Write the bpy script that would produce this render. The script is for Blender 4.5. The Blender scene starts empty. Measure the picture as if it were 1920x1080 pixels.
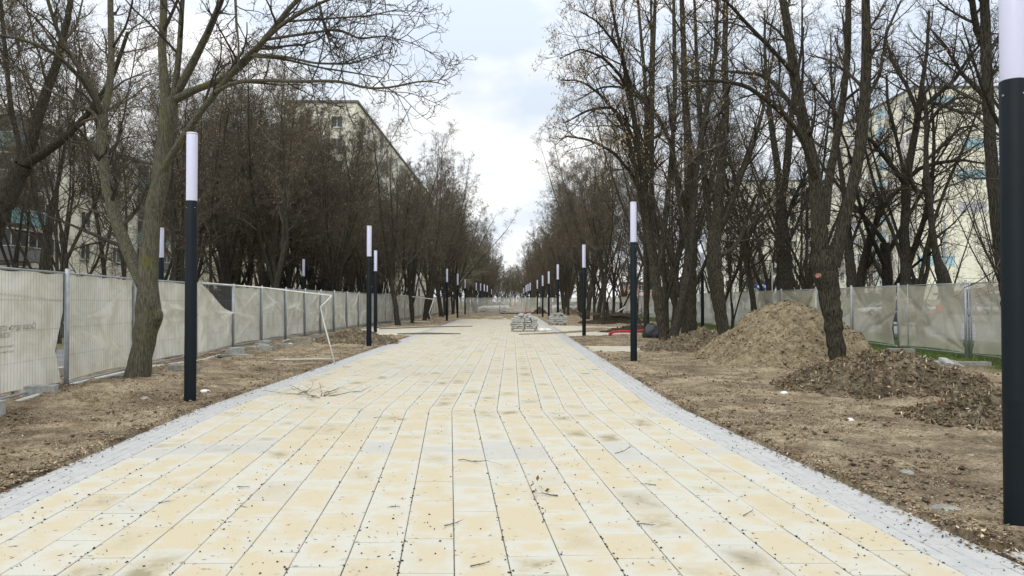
import bpy, math, random
import numpy as np
from mathutils import Vector, Matrix
R = math.radians
random.seed(7)
rng = np.random.default_rng(11)
scene = bpy.context.scene
COL = scene.collection

# ------------------------------------------------------------------ camera
F = 1400.0; HOR = 565.0; CAMZ = 1.5
PITCH = math.atan((HOR-540)/F)
cam_d = bpy.data.cameras.new("camera"); cam = bpy.data.objects.new("camera", cam_d); COL.objects.link(cam)
cam.location = (0, 0, CAMZ); cam.rotation_euler = (R(90)+PITCH, 0, 0)
cam_d.lens = 36*F/1920; cam_d.sensor_width = 36; cam_d.clip_end = 6000; cam_d.clip_start = .05
scene.camera = cam
# ------------------------------------------------------------------ view, world, sun
scene.view_settings.view_transform = 'Standard'; scene.view_settings.look = 'None'
scene.view_settings.gamma = 1; scene.view_settings.exposure = 0.0
SUN_EL, SUN_AZ = 48.0, 200.0      # azimuth measured clockwise from +Y: high, a little behind the viewer
w = bpy.data.worlds.new("World"); scene.world = w; w.use_nodes = True
nt = w.node_tree; nt.nodes.clear()
def wn(t, **k):
    n = nt.nodes.new(t)
    for a, b in k.items(): setattr(n, a, b)
    return n
out = wn('ShaderNodeOutputWorld'); bg = wn('ShaderNodeBackground'); bg.inputs[1].default_value = 0.1
sky = wn('ShaderNodeTexSky', sky_type='NISHITA', sun_disc=False)
sky.sun_elevation = R(SUN_EL); sky.sun_rotation = R(SUN_AZ); sky.dust_density = 3
tc = wn('ShaderNodeTexCoord'); mp = wn('ShaderNodeMapping'); mp.inputs['Scale'].default_value = (1.6, 1.6, 3.2)
mp.inputs['Location'].default_value = (.35, .2, .45)
nz = wn('ShaderNodeTexNoise'); nz.inputs['Scale'].default_value = 2.2; nz.inputs['Detail'].default_value = 5; nz.inputs['Roughness'].default_value = .5
cr = wn('ShaderNodeValToRGB'); cr.color_ramp.elements[0].position = .40; cr.color_ramp.elements[1].position = .56
cr.color_ramp.elements[0].color = (8.0, 8.9, 10.1, 1); cr.color_ramp.elements[1].color = (11.9, 11.9, 11.7, 1)
sep = wn('ShaderNodeSeparateXYZ'); mr = wn('ShaderNodeMapRange')
mr.inputs[1].default_value = .25; mr.inputs[2].default_value = 1.0; mr.inputs[3].default_value = 1.0; mr.inputs[4].default_value = 1.7
vm = wn('ShaderNodeVectorMath', operation='SCALE')
mx = wn('ShaderNodeMixRGB'); mx.inputs[0].default_value = .93
L = nt.links.new
L(tc.outputs['Generated'], mp.inputs[0]); L(mp.outputs[0], nz.inputs[0]); L(nz.outputs[0], cr.inputs[0])
L(tc.outputs['Generated'], sep.inputs[0]); L(sep.outputs[2], mr.inputs[0])
L(cr.outputs[0], vm.inputs[0]); L(mr.outputs[0], vm.inputs['Scale'])
L(sky.outputs[0], mx.inputs[1]); L(vm.outputs[0], mx.inputs[2]); L(mx.outputs[0], bg.inputs[0]); L(bg.outputs[0], out.inputs[0])
sd = bpy.data.lights.new("sun", 'SUN'); sd.energy = 1.5; sd.angle = R(25); sd.color = (1, .97, .92)
so = bpy.data.objects.new("sun", sd); COL.objects.link(so)
az, el = R(SUN_AZ), R(SUN_EL)
to_sun = Vector((math.sin(az)*math.cos(el), math.cos(az)*math.cos(el), math.sin(el)))
so.rotation_euler = to_sun.to_track_quat('Z', 'Y').to_euler()
scene.cycles.transparent_max_bounces = 24
scene.cycles.max_bounces = 5; scene.cycles.diffuse_bounces = 3

# ------------------------------------------------------------------ helpers
def ray(px, py):
    u = (px-960)/F; v = (540-py)/F
    return np.array([u, math.cos(PITCH)-v*math.sin(PITCH), math.sin(PITCH)+v*math.cos(PITCH)])
def W(px, py, D):                       # point of the photo at distance D along the avenue
    d = ray(px, py); return np.array([0, 0, CAMZ]) + d*(D/d[1])
def G(px, py, z=0):                     # point of the photo lying on the ground
    d = ray(px, py); return np.array([0, 0, CAMZ]) + d*((z-CAMZ)/d[2])

def _hash(ix, iy, s):
    n = (ix*374761393 + iy*668265263 + s*1442695041) & 0x7fffffff
    n = ((n ^ (n >> 13))*1274126177) & 0x7fffffff
    n = n ^ (n >> 16)
    return (n & 0xffff)/65535.0
def vnoise(x, y, s=0):
    x = np.asarray(x, float); y = np.asarray(y, float)
    ix = np.floor(x).astype(np.int64); iy = np.floor(y).astype(np.int64)
    fx = x-ix; fy = y-iy; fx = fx*fx*(3-2*fx); fy = fy*fy*(3-2*fy)
    a = _hash(ix, iy, s); b = _hash(ix+1, iy, s); c = _hash(ix, iy+1, s); d = _hash(ix+1, iy+1, s)
    return (a*(1-fx)+b*fx)*(1-fy) + (c*(1-fx)+d*fx)*fy
def fbm(x, y, o=4, s=0):
    t = 0; a = .5
    for i in range(o):
        t = t + a*(vnoise(np.asarray(x)*2**i, np.asarray(y)*2**i, s+i)-.5); a *= .5
    return t

class MB:
    """collects vertices and faces of ONE mesh"""
    def __init__(s): s.v = []; s.f = {3: [], 4: []}; s.fm = {3: [], 4: []}; s.n = 0; s.poly = []
    def add(s, V, Fc, m=0):
        V = np.asarray(V, float).reshape(-1, 3); Fc = np.asarray(Fc, np.int64)
        if len(Fc):
            k = Fc.shape[1]; s.f[k].append(Fc+s.n); s.fm[k].append(np.full(len(Fc), m))
        s.v.append(V); s.n += len(V); return s
    def box(s, c, size, rz=0, m=0, rot=None, taper=1):
        x, y, z = [q/2 for q in size]
        V = np.array([[-x,-y,-z],[x,-y,-z],[x,y,-z],[-x,y,-z],[-x*taper,-y*taper,z],[x*taper,-y*taper,z],[x*taper,y*taper,z],[-x*taper,y*taper,z]])
        if rot is None: rot = Matrix.Rotation(rz, 3, 'Z')
        V = V@np.array(rot).T + np.array(c)
        return s.add(V, [[0,3,2,1],[4,5,6,7],[0,1,5,4],[1,2,6,5],[2,3,7,6],[3,0,4,7]], m)
    def tube(s, pts, rad, sides=6, m=0, cap=True):
        pts = np.asarray(pts, float)[None]; rad = np.broadcast_to(np.asarray(rad, float), (pts.shape[1],))[None]
        s.tubes(pts, rad, sides, m)
        if cap:
            k = pts.shape[1]
            for e in (0, k-1):
                base = s.n - (k-e)*sides if e == 0 else s.n-sides
                pass
            b0 = s.n-k*sides; c0 = pts[0, 0]; c1 = pts[0, -1]
            s.v.append(np.array([c0, c1])); i0 = s.n; s.n += 2
            a = np.arange(sides); b = (a+1) % sides
            s.f[3].append(np.stack([np.full(sides, i0), b+b0, a+b0], 1)); s.fm[3].append(np.full(sides, m))
            t = b0+(k-1)*sides
            s.f[3].append(np.stack([np.full(sides, i0+1), a+t, b+t], 1)); s.fm[3].append(np.full(sides, m))
        return s
    def tubes(s, P, Rr, sides=3, m=0):
        n, k, _ = P.shape
        T = np.gradient(P, axis=1); T /= np.linalg.norm(T, axis=2, keepdims=True)+1e-9
        av = P[:, -1]-P[:, 0]; av = av/(np.linalg.norm(av, axis=1, keepdims=True)+1e-9)
        ref = np.where(np.abs(av[:, 2:3]) < .8, np.array([[0, 0, 1.]]), np.array([[0, 1., 0]]))
        U = np.cross(T, ref[:, None, :]); U /= np.linalg.norm(U, axis=2, keepdims=True)+1e-9
        Vv = np.cross(T, U)
        a = np.arange(sides)*2*math.pi/sides
        V = P[:, :, None, :] + Rr[:, :, None, None]*(np.cos(a)[None, None, :, None]*U[:, :, None, :]+np.sin(a)[None, None, :, None]*Vv[:, :, None, :])
        i = np.arange(n)[:, None, None]*k*sides; j = np.arange(k-1)[None, :, None]*sides; q = np.arange(sides)[None, None, :]; q2 = (q+1) % sides
        f = np.stack([i+j+q, i+j+q2, i+j+sides+q2, i+j+sides+q], -1).reshape(-1, 4)
        return s.add(V, f, m)
    def grid(s, X, Y, Z, m=0, flip=False):
        r, c = X.shape
        V = np.stack([X, Y, Z], -1).reshape(-1, 3)
        i = np.arange(r-1)[:, None]*c; j = np.arange(c-1)[None, :]
        f = np.stack([i+j, i+j+1, i+j+c+1, i+j+c], -1).reshape(-1, 4)
        if flip: f = f[:, ::-1]
        return s.add(V, f, m)
    def build(s, name, mats, parent=None, smooth=False, link=True):
        me = bpy.data.meshes.new(name)
        V = np.concatenate(s.v) if s.v else np.zeros((0, 3))
        f4 = np.concatenate(s.f[4]) if s.f[4] else np.zeros((0, 4), np.int64)
        f3 = np.concatenate(s.f[3]) if s.f[3] else np.zeros((0, 3), np.int64)
        m4 = np.concatenate(s.fm[4]) if s.f[4] else np.zeros(0); m3 = np.concatenate(s.fm[3]) if s.f[3] else np.zeros(0)
        me.vertices.add(len(V)); me.vertices.foreach_set('co', V.astype(np.float32).ravel())
        li = np.concatenate([f4.ravel(), f3.ravel()]).astype(np.int32)
        me.loops.add(len(li)); me.loops.foreach_set('vertex_index', li)
        n = len(f4)+len(f3); me.polygons.add(n)
        ls = np.concatenate([np.arange(len(f4))*4, len(f4)*4+np.arange(len(f3))*3]).astype(np.int32)
        me.polygons.foreach_set('loop_start', ls)
        me.polygons.foreach_set('material_index', np.concatenate([m4, m3]).astype(np.int32))
        me.polygons.foreach_set('use_smooth', np.full(n, bool(smooth)))
        me.update(calc_edges=True)
        if not isinstance(mats, (list, tuple)): mats = [mats]
        for mm in mats: me.materials.append(mm)
        o = bpy.data.objects.new(name, me)
        if link: COL.objects.link(o)
        if parent: o.parent = parent
        return o
def tag(o, label=None, cat=None, group=None, kind=None):
    if label: o['label'] = label
    if cat: o['category'] = cat
    if group: o['group'] = group
    if kind: o['kind'] = kind
    return o
def thing(name, label, cat, loc=(0, 0, 0), rz=0, group=None):
    o = bpy.data.objects.new(name, None); COL.objects.link(o); o.empty_display_size = .2
    o.location = loc; o.rotation_euler = (0, 0, rz)
    return tag(o, label, cat, group)
def copy_tree(o, parent=None):
    c = o.copy(); COL.objects.link(c)
    if parent: c.parent = parent
    for ch in list(o.children): copy_tree(ch, c)
    return c
def bevel(o, wd=.01, seg=2):
    b = o.modifiers.new('bevel', 'BEVEL'); b.width = wd; b.segments = seg; b.limit_method = 'ANGLE'; return o
def fattr(o, name, vals):
    a = o.data.attributes.new(name, 'FLOAT', 'FACE'); a.data.foreach_set('value', np.asarray(vals, np.float32)); return a

# ------------------------------------------------------------------ materials
def mat(name, col, rough=.8, metal=0, bump=0, bscale=40, var=0, vscale=6, col2=None, spec=.3, coat=0, stretch=None):
    m = bpy.data.materials.new(name); m.use_nodes = True; t = m.node_tree; b = t.nodes['Principled BSDF']
    b.inputs['Roughness'].default_value = rough; b.inputs['Metallic'].default_value = metal
    b.inputs['Specular IOR Level'].default_value = spec; b.inputs['Coat Weight'].default_value = coat
    b.inputs['Base Color'].default_value = (*col, 1)
    tcn = t.nodes.new('ShaderNodeTexCoord'); src = tcn.outputs['Object']
    if stretch:
        q = t.nodes.new('ShaderNodeMapping'); q.inputs['Scale'].default_value = stretch; t.links.new(src, q.inputs[0]); src = q.outputs[0]
    if var or col2:
        n = t.nodes.new('ShaderNodeTexNoise'); n.inputs['Scale'].default_value = vscale; n.inputs['Detail'].default_value = 6; n.inputs['Roughness'].default_value = .65
        t.links.new(src, n.inputs[0])
        r = t.nodes.new('ShaderNodeValToRGB'); r.color_ramp.elements[0].position = .35; r.color_ramp.elements[1].position = .65
        c2 = col2 or tuple(min(1, q*(1+var)) for q in col); c1 = col if col2 else tuple(q*(1-var) for q in col)
        r.color_ramp.elements[0].color = (*c1, 1); r.color_ramp.elements[1].color = (*c2, 1)
        t.links.new(n.outputs[0], r.inputs[0]); t.links.new(r.outputs[0], b.inputs['Base Color'])
    if bump:
        n2 = t.nodes.new('ShaderNodeTexNoise'); n2.inputs['Scale'].default_value = bscale; n2.inputs['Detail'].default_value = 5
        t.links.new(src, n2.inputs[0]); bn = t.nodes.new('ShaderNodeBump'); bn.inputs['Strength'].default_value = bump; bn.inputs['Distance'].default_value = .02
        t.links.new(n2.outputs[0], bn.inputs['Height']); t.links.new(bn.outputs[0], b.inputs['Normal'])
    return m
def bark_mat(name, c1, c2, moss=0.0):
    m = bpy.data.materials.new(name); m.use_nodes = True; t = m.node_tree; N = t.nodes; b = N['Principled BSDF']
    b.inputs['Roughness'].default_value = .95; b.inputs['Specular IOR Level'].default_value = .1
    tcn = N.new('ShaderNodeTexCoord'); mpn = N.new('ShaderNodeMapping'); mpn.inputs['Scale'].default_value = (1, 1, .11)
    t.links.new(tcn.outputs['Object'], mpn.inputs[0])
    n = N.new('ShaderNodeTexNoise'); n.inputs['Scale'].default_value = 56; n.inputs['Detail'].default_value = 7; n.inputs['Roughness'].default_value = .75; n.inputs['Distortion'].default_value = .35
    t.links.new(mpn.outputs[0], n.inputs[0])
    r = N.new('ShaderNodeValToRGB'); r.color_ramp.elements[0].position = .42; r.color_ramp.elements[1].position = .58
    r.color_ramp.elements[0].color = (*c1, 1); r.color_ramp.elements[1].color = (*c2, 1); t.links.new(n.outputs[0], r.inputs[0])
    last = r.outputs[0]
    if moss:
        n3 = N.new('ShaderNodeTexNoise'); n3.inputs['Scale'].default_value = 2.6; n3.inputs['Detail'].default_value = 10; n3.inputs['Roughness'].default_value = .85
        t.links.new(tcn.outputs['Object'], n3.inputs[0])
        r3 = N.new('ShaderNodeValToRGB'); r3.color_ramp.elements[0].position = .60-.1*moss; r3.color_ramp.elements[1].position = .68-.1*moss
        t.links.new(n3.outputs[0], r3.inputs[0])
        mm = N.new('ShaderNodeMixRGB'); mm.inputs[2].default_value = (.165, .16, .042, 1); t.links.new(r3.outputs[0], mm.inputs[0]); t.links.new(last, mm.inputs[1]); last = mm.outputs[0]
    t.links.new(last, b.inputs['Base Color'])
    bn = N.new('ShaderNodeBump'); bn.inputs['Strength'].default_value = 1; bn.inputs['Distance'].default_value = .06
    t.links.new(n.outputs[0], bn.inputs['Height']); t.links.new(bn.outputs[0], b.inputs['Normal'])
    return m
M = {}
M['bark'] = bark_mat('bark', (.018, .017, .013), (.105, .096, .071))
M['bark_moss'] = bark_mat('bark_moss', (.075, .069, .050), (.19, .18, .135), moss=.68)
M['bark_dark'] = bark_mat('bark_dark', (.018, .017, .014), (.088, .081, .063))
M['twig'] = mat('twig', (.105, .091, .068), .9, var=.4, vscale=2, spec=.1)
M['twig_dark'] = mat('twig_dark', (.050, .044, .034), .9, var=.4, vscale=2, spec=.1)
M['twig_pale'] = mat('twig_pale', (.19, .19, .13), .9, var=.3, vscale=2, spec=.1)
M['dryleaf'] = mat('dryleaf', (.22, .16, .105), .9, col2=(.36, .29, .19), vscale=1.5, spec=.1)
M['seedleaf'] = mat('seedleaf', (.30, .22, .12), .9, col2=(.48, .37, .20), vscale=2, spec=.1)
M['pole'] = mat('pole', (.004, .008, .012), .6, spec=.18, var=.15, vscale=3, bump=.02, bscale=300)
M['diffuser'] = mat('diffuser', (.60, .61, .77), .35, spec=.4)
_b = M['diffuser'].node_tree.nodes['Principled BSDF']; _b.inputs['Subsurface Weight'].default_value = .25; _b.inputs['Subsurface Radius'].default_value = (.05, .05, .05)
M['steel'] = mat('steel', (.34, .37, .39), .5, metal=.35, var=.15, vscale=8, spec=.5)
M['wire'] = mat('wire', (.26, .28, .28), .6, metal=.3)
M['pipe_white'] = mat('pipe_white', (.62, .63, .58), .6, var=.15, vscale=5)
M['concrete'] = mat('concrete', (.26, .26, .23), .9, var=.35, vscale=7, bump=.5, bscale=60)
M['concrete_l'] = mat('concrete_light', (.38, .39, .37), .9, var=.25, vscale=9, bump=.5, bscale=60)
M['wood'] = mat('pallet_wood', (.35, .31, .24), .9, var=.4, vscale=6, bump=.3)
M['rubber'] = mat('rubber', (.02, .02, .02), .8)
M['red'] = mat('red_plastic', (.50, .03, .035), .5, var=.2, vscale=6)
M['black_bag'] = mat('black_bag', (.02, .023, .028), .35, bump=.6, bscale=18, spec=.5)
M['glass'] = mat('window_glass', (.05, .06, .07), .12, spec=.6, var=.5, vscale=.4)
M['frame_w'] = mat('window_frame', (.62, .62, .58), .6)
M['carwhite'] = mat('car_paint', (.62, .63, .63), .3, coat=.5, spec=.5)
M['carsilver'] = mat('car_silver', (.33, .35, .36), .35, coat=.5, metal=.3)
M['cardark'] = mat('car_dark', (.04, .045, .055), .3, coat=.5)
M['rim'] = mat('rim', (.42, .43, .44), .4, metal=.7)
M['lampglass'] = mat('lampglass', (.6, .58, .55), .2, spec=.6)
M['print'] = mat('banner_print', (.22, .22, .19), .9)
M['sign_blue'] = mat('sign_blue', (.02, .10, .42), .5)
M['sign_white'] = mat('sign_white', (.75, .76, .76), .5)
M['asphalt'] = mat('asphalt', (.20, .20, .20), .95, var=.2, vscale=.8, bump=.3, bscale=80)
M['kerb'] = mat('kerb_stone', (.42, .42, .39), .9, var=.2, vscale=3)
M['grass_blade'] = mat('grass_blade', (.06, .12, .02), .9, col2=(.15, .22, .05), vscale=3, spec=.1)

def ground_mat():
    m = bpy.data.materials.new('dirt_ground'); m.use_nodes = True; t = m.node_tree; N = t.nodes; b = N['Principled BSDF']
    b.inputs['Roughness'].default_value = .97; b.inputs['Specular IOR Level'].default_value = .1
    g = N.new('ShaderNodeNewGeometry'); P = g.outputs['Position']
    def noise(sc, de=8, ro=.65):
        n = N.new('ShaderNodeTexNoise'); n.inputs['Scale'].default_value = sc; n.inputs['Detail'].default_value = de; n.inputs['Roughness'].default_value = ro
        t.links.new(P, n.inputs[0]); return n.outputs[0]
    def ramp(src, stops):
        r = N.new('ShaderNodeValToRGB'); e = r.color_ramp.elements
        e[0].position, e[0].color = stops[0][0], (*stops[0][1], 1); e[1].position, e[1].color = stops[1][0], (*stops[1][1], 1)
        for p, c in stops[2:]:
            q = e.new(p); q.color = (*c, 1)
        t.links.new(src, r.inputs[0]); return r.outputs[0]
    def mix(f, a, bb, mode='MIX'):
        x = N.new('ShaderNodeMixRGB'); x.blend_type = mode
        for i, q in enumerate((f, a, bb)):
            if isinstance(q, (int, float)): x.inputs[i].default_value = q
            elif isinstance(q, tuple): x.inputs[i].default_value = (*q, 1)
            else: t.links.new(q, x.inputs[i])
        return x.outputs[0]
    sandy = ramp(noise(.9, 4), [(.36, (.20, .16, .11)), (.60, (.47, .39, .275))])
    fine = ramp(noise(14, 6, .75), [(.3, (.45, .45, .45)), (.68, (1.18, 1.15, 1.1))])
    c = mix(.85, sandy, fine, 'MULTIPLY')
    dots = ramp(noise(38, 4, .7), [(.38, (.28, .25, .22)), (.47, (1, 1, 1))])
    c = mix(.85, c, dots, 'MULTIPLY')
    crumbs = ramp(noise(55, 3, .6), [(.60, (0, 0, 0)), (.66, (1, 1, 1))])
    c = mix(crumbs, c, (.50, .43, .32))
    damp = ramp(noise(2.3, 6, .7), [(.40, (.55, .5, .45)), (.52, (1, 1, 1))])
    c = mix(.75, c, damp, 'MULTIPLY')
    # grass where the ground is marked grassy
    at = N.new('ShaderNodeAttribute'); at.attribute_name = 'grassy'
    gr = ramp(noise(9, 6), [(.35, (.035, .05, .018)), (.6, (.10, .13, .04)), (.75, (.20, .15, .08))])
    c = mix(at.outputs['Fac'], c, gr)
    t.links.new(c, b.inputs['Base Color'])
    bn = N.new('ShaderNodeBump'); bn.inputs['Strength'].default_value = 1; bn.inputs['Distance'].default_value = .05
    t.links.new(noise(22, 8, .7), bn.inputs['Height']); t.links.new(bn.outputs[0], b.inputs['Normal'])
    return m
M['ground'] = ground_mat()
def pile_mat(name, c1, c2, c3):
    m = bpy.data.materials.new(name); m.use_nodes = True; t = m.node_tree; N = t.nodes; b = N['Principled BSDF']
    b.inputs['Roughness'].default_value = .97; b.inputs['Specular IOR Level'].default_value = .05
    g = N.new('ShaderNodeNewGeometry')
    n = N.new('ShaderNodeTexNoise'); n.inputs['Scale'].default_value = 7; n.inputs['Detail'].default_value = 10; n.inputs['Roughness'].default_value = .78
    n.inputs['Distortion'].default_value = .5
    t.links.new(g.outputs['Position'], n.inputs[0])
    r = N.new('ShaderNodeValToRGB'); e = r.color_ramp.elements
    e[0].position = .36; e[0].color = (*c1, 1); e[1].position = .68; e[1].color = (*c3, 1); q = e.new(.5); q.color = (*c2, 1)
    t.links.new(n.outputs[0], r.inputs[0]); t.links.new(r.outputs[0], b.inputs['Base Color'])
    bn = N.new('ShaderNodeBump'); bn.inputs['Strength'].default_value = 1; bn.inputs['Distance'].default_value = .07
    n2 = N.new('ShaderNodeTexNoise'); n2.inputs['Scale'].default_value = 13; n2.inputs['Detail'].default_value = 8; n2.inputs['Roughness'].default_value = .7
    t.links.new(g.outputs['Position'], n2.inputs[0]); t.links.new(n2.outputs[0], bn.inputs['Height']); t.links.new(bn.outputs[0], b.inputs['Normal'])
    return m
M['sandpile'] = pile_mat('sand_pile', (.10, .080, .050), (.27, .22, .14), (.46, .385, .26))
M['soilpile'] = pile_mat('soil_pile', (.034, .028, .019), (.145, .118, .08), (.36, .30, .21))
M['darkpile'] = pile_mat('dark_soil_pile', (.02, .016, .012), (.06, .048, .034), (.14, .11, .08))

def slab_mat():
    m = bpy.data.materials.new('paving_slab'); m.use_nodes = True; t = m.node_tree; N = t.nodes; b = N['Principled BSDF']
    b.inputs['Roughness'].default_value = .85; b.inputs['Specular IOR Level'].default_value = .25
    uv = N.new('ShaderNodeUVMap'); uv.uv_map = 'UVMap'
    a = N.new('ShaderNodeAttribute'); a.attribute_name = 'tone'; a2 = N.new('ShaderNodeAttribute'); a2.attribute_name = 'stain'; a3 = N.new('ShaderNodeAttribute'); a3.attribute_name = 'grey'
    g = N.new('ShaderNodeNewGeometry')
    def math_(op, x, y=None, clamp=False):
        q = N.new('ShaderNodeMath'); q.operation = op; q.use_clamp = clamp
        for i, z in enumerate((x, y)):
            if z is None: continue
            if isinstance(z, (int, float)): q.inputs[i].default_value = z
            else: t.links.new(z, q.inputs[i])
        return q.outputs[0]
    def noise(sc, de=5, ro=.6):
        n = N.new('ShaderNodeTexNoise'); n.inputs['Scale'].default_value = sc; n.inputs['Detail'].default_value = de; n.inputs['Roughness'].default_value = ro
        t.links.new(g.outputs['Position'], n.inputs[0]); return n.outputs[0]
    s = N.new('ShaderNodeSeparateXYZ'); t.links.new(uv.outputs[0], s.inputs[0])
    def edge(o):  # 0 at the slab's rim, 1 in its middle
        return math_('SUBTRACT', 1, math_('ABSOLUTE', math_('SUBTRACT', math_('MULTIPLY', o, 2), 1)))
    e = math_('MINIMUM', edge(s.outputs[0]), edge(s.outputs[1]))
    big = noise(1.3, 4); mid = noise(5.5, 5, .65); fine = noise(160, 3, .7)
    # bloom of white lime: more at rims
    k = math_('ADD', math_('MULTIPLY', e, 1.15), math_('MULTIPLY', math_('SUBTRACT', mid, .5), 3.5))
    k = math_('ADD', k, math_('MULTIPLY', math_('SUBTRACT', big, .5), 1.6))
    k = math_('ADD', k, math_('MULTIPLY', math_('SUBTRACT', a.outputs['Fac'], .5), .9))
    k = math_('ADD', k, .19, True)
    def mix(f, x, y, mode='MIX'):
        q = N.new('ShaderNodeMixRGB'); q.blend_type = mode
        for i, z in enumerate((f, x, y)):
            if isinstance(z, (int, float)): q.inputs[i].default_value = z
            elif isinstance(z, tuple): q.inputs[i].default_value = (*z, 1)
            else: t.links.new(z, q.inputs[i])
        return q.outputs[0]
    c = mix(k, (.53, .52, .455), (.525, .462, .33))
    st = math_('MULTIPLY', a2.outputs['Fac'], math_('MULTIPLY', math_('SUBTRACT', noise(4.2, 5, .7), .38), 4, True), True)
    st = math_('MULTIPLY', st, math_('MULTIPLY', e, 1.7), True)
    c = mix(st, c, (.29, .26, .17))
    bl = mix(math_('MULTIPLY', math_('SUBTRACT', mid, .35), 2.5, True), (.41, .42, .42), (.50, .50, .475))
    c = mix(a3.outputs['Fac'], c, bl)
    c = mix(.55, c, mix(math_('MULTIPLY', math_('SUBTRACT', fine, .3), 2.2, True), (.72, .72, .72), (1.08, 1.08, 1.08)), 'MULTIPLY')
    t.links.new(c, b.inputs['Base Color'])
    bn = N.new('ShaderNodeBump'); bn.inputs['Strength'].default_value = .35; bn.inputs['Distance'].default_value = .004
    t.links.new(fine, bn.inputs['Height']); t.links.new(bn.outputs[0], b.inputs['Normal'])
    return m
M['slab'] = slab_mat()
M['joint'] = mat('joint_sand', (.085, .07, .05), .95, var=.4, vscale=30)
def sidepave_mat():
    m = mat('side_paving', (.55, .53, .46), .85, col2=(.57, .51, .38), vscale=2.2)
    t = m.node_tree; N = t.nodes; b = N['Principled BSDF']
    src = b.inputs['Base Color'].links[0].from_socket
    g = N.new('ShaderNodeNewGeometry'); br = N.new('ShaderNodeTexBrick'); br.inputs['Scale'].default_value = 1
    br.inputs['Mortar Size'].default_value = .008; br.inputs['Brick Width'].default_value = .6; br.inputs['Row Height'].default_value = .3
    br.inputs['Color1'].default_value = (1, 1, 1, 1); br.inputs['Color2'].default_value = (.86, .88, .9, 1); br.inputs['Mortar'].default_value = (.25, .22, .18, 1)
    t.links.new(g.outputs['Position'], br.inputs[0])
    x = N.new('ShaderNodeMixRGB'); x.blend_type = 'MULTIPLY'; x.inputs[0].default_value = .9
    t.links.new(src, x.inputs[1]); t.links.new(br.outputs[0], x.inputs[2]); t.links.new(x.outputs[0], b.inputs['Base Color'])
    return m
M['sidepave'] = sidepave_mat()

def fabric_mat(name, c1, c2, see, trans=.35):
    m = bpy.data.materials.new(name); m.use_nodes = True; t = m.node_tree; N = t.nodes; N.clear()
    o = N.new('ShaderNodeOutputMaterial'); d = N.new('ShaderNodeBsdfDiffuse'); tl = N.new('ShaderNodeBsdfTranslucent'); tp = N.new('ShaderNodeBsdfTransparent')
    g = N.new('ShaderNodeTexCoord'); oi = N.new('ShaderNodeObjectInfo'); va = N.new('ShaderNodeVectorMath'); va.operation = 'ADD'
    sc_ = N.new('ShaderNodeVectorMath'); sc_.operation = 'SCALE'; sc_.inputs['Scale'].default_value = 37
    cmb = N.new('ShaderNodeCombineXYZ'); t.links.new(oi.outputs['Random'], cmb.inputs[0]); t.links.new(oi.outputs['Random'], cmb.inputs[2]); t.links.new(cmb.outputs[0], sc_.inputs[0])
    t.links.new(g.outputs['Object'], va.inputs[0]); t.links.new(sc_.outputs[0], va.inputs[1])
    n = N.new('ShaderNodeTexNoise'); n.inputs['Scale'].default_value = 1.3; n.inputs['Detail'].default_value = 7; n.inputs['Roughness'].default_value = .62; n.inputs['Distortion'].default_value = .8
    t.links.new(va.outputs[0], n.inputs[0])
    r = N.new('ShaderNodeValToRGB'); r.color_ramp.elements[0].position = .36; r.color_ramp.elements[1].position = .62
    r.color_ramp.elements[0].color = (*c1, 1); r.color_ramp.elements[1].color = (*c2, 1); t.links.new(n.outputs[0], r.inputs[0])
    # woven rows
    wv = N.new('ShaderNodeTexWave'); wv.wave_type = 'BANDS'; wv.bands_direction = 'Z'; wv.inputs['Scale'].default_value = 22; wv.inputs['Distortion'].default_value = 3
    t.links.new(g.outputs['Object'], wv.inputs[0])
    mu = N.new('ShaderNodeMixRGB'); mu.blend_type = 'MULTIPLY'; mu.inputs[0].default_value = .16; t.links.new(r.outputs[0], mu.inputs[1]); t.links.new(wv.outputs[0], mu.inputs[2])
    t.links.new(mu.outputs[0], d.inputs[0]); t.links.new(mu.outputs[0], tl.inputs[0])
    m1 = N.new('ShaderNodeMixShader'); m1.inputs[0].default_value = trans; t.links.new(d.outputs[0], m1.inputs[1]); t.links.new(tl.outputs[0], m1.inputs[2])
    m2 = N.new('ShaderNodeMixShader'); m2.inputs[0].default_value = see; t.links.new(m1.outputs[0], m2.inputs[1]); t.links.new(tp.outputs[0], m2.inputs[2])
    t.links.new(m2.outputs[0], o.inputs[0]); return m
M['fab_l'] = fabric_mat('screen_fabric_pale', (.62, .60, .49), (.86, .85, .77), .06)
M['fab_r'] = fabric_mat('screen_fabric_tan', (.50, .475, .375), (.68, .655, .54), .27)
M['fab_e'] = fabric_mat('screen_fabric_end', (.60, .60, .53), (.74, .74, .68), .42)
M['fab_f'] = fabric_mat('screen_fabric_far', (.60, .60, .53), (.74, .74, .68), .24)

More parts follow.
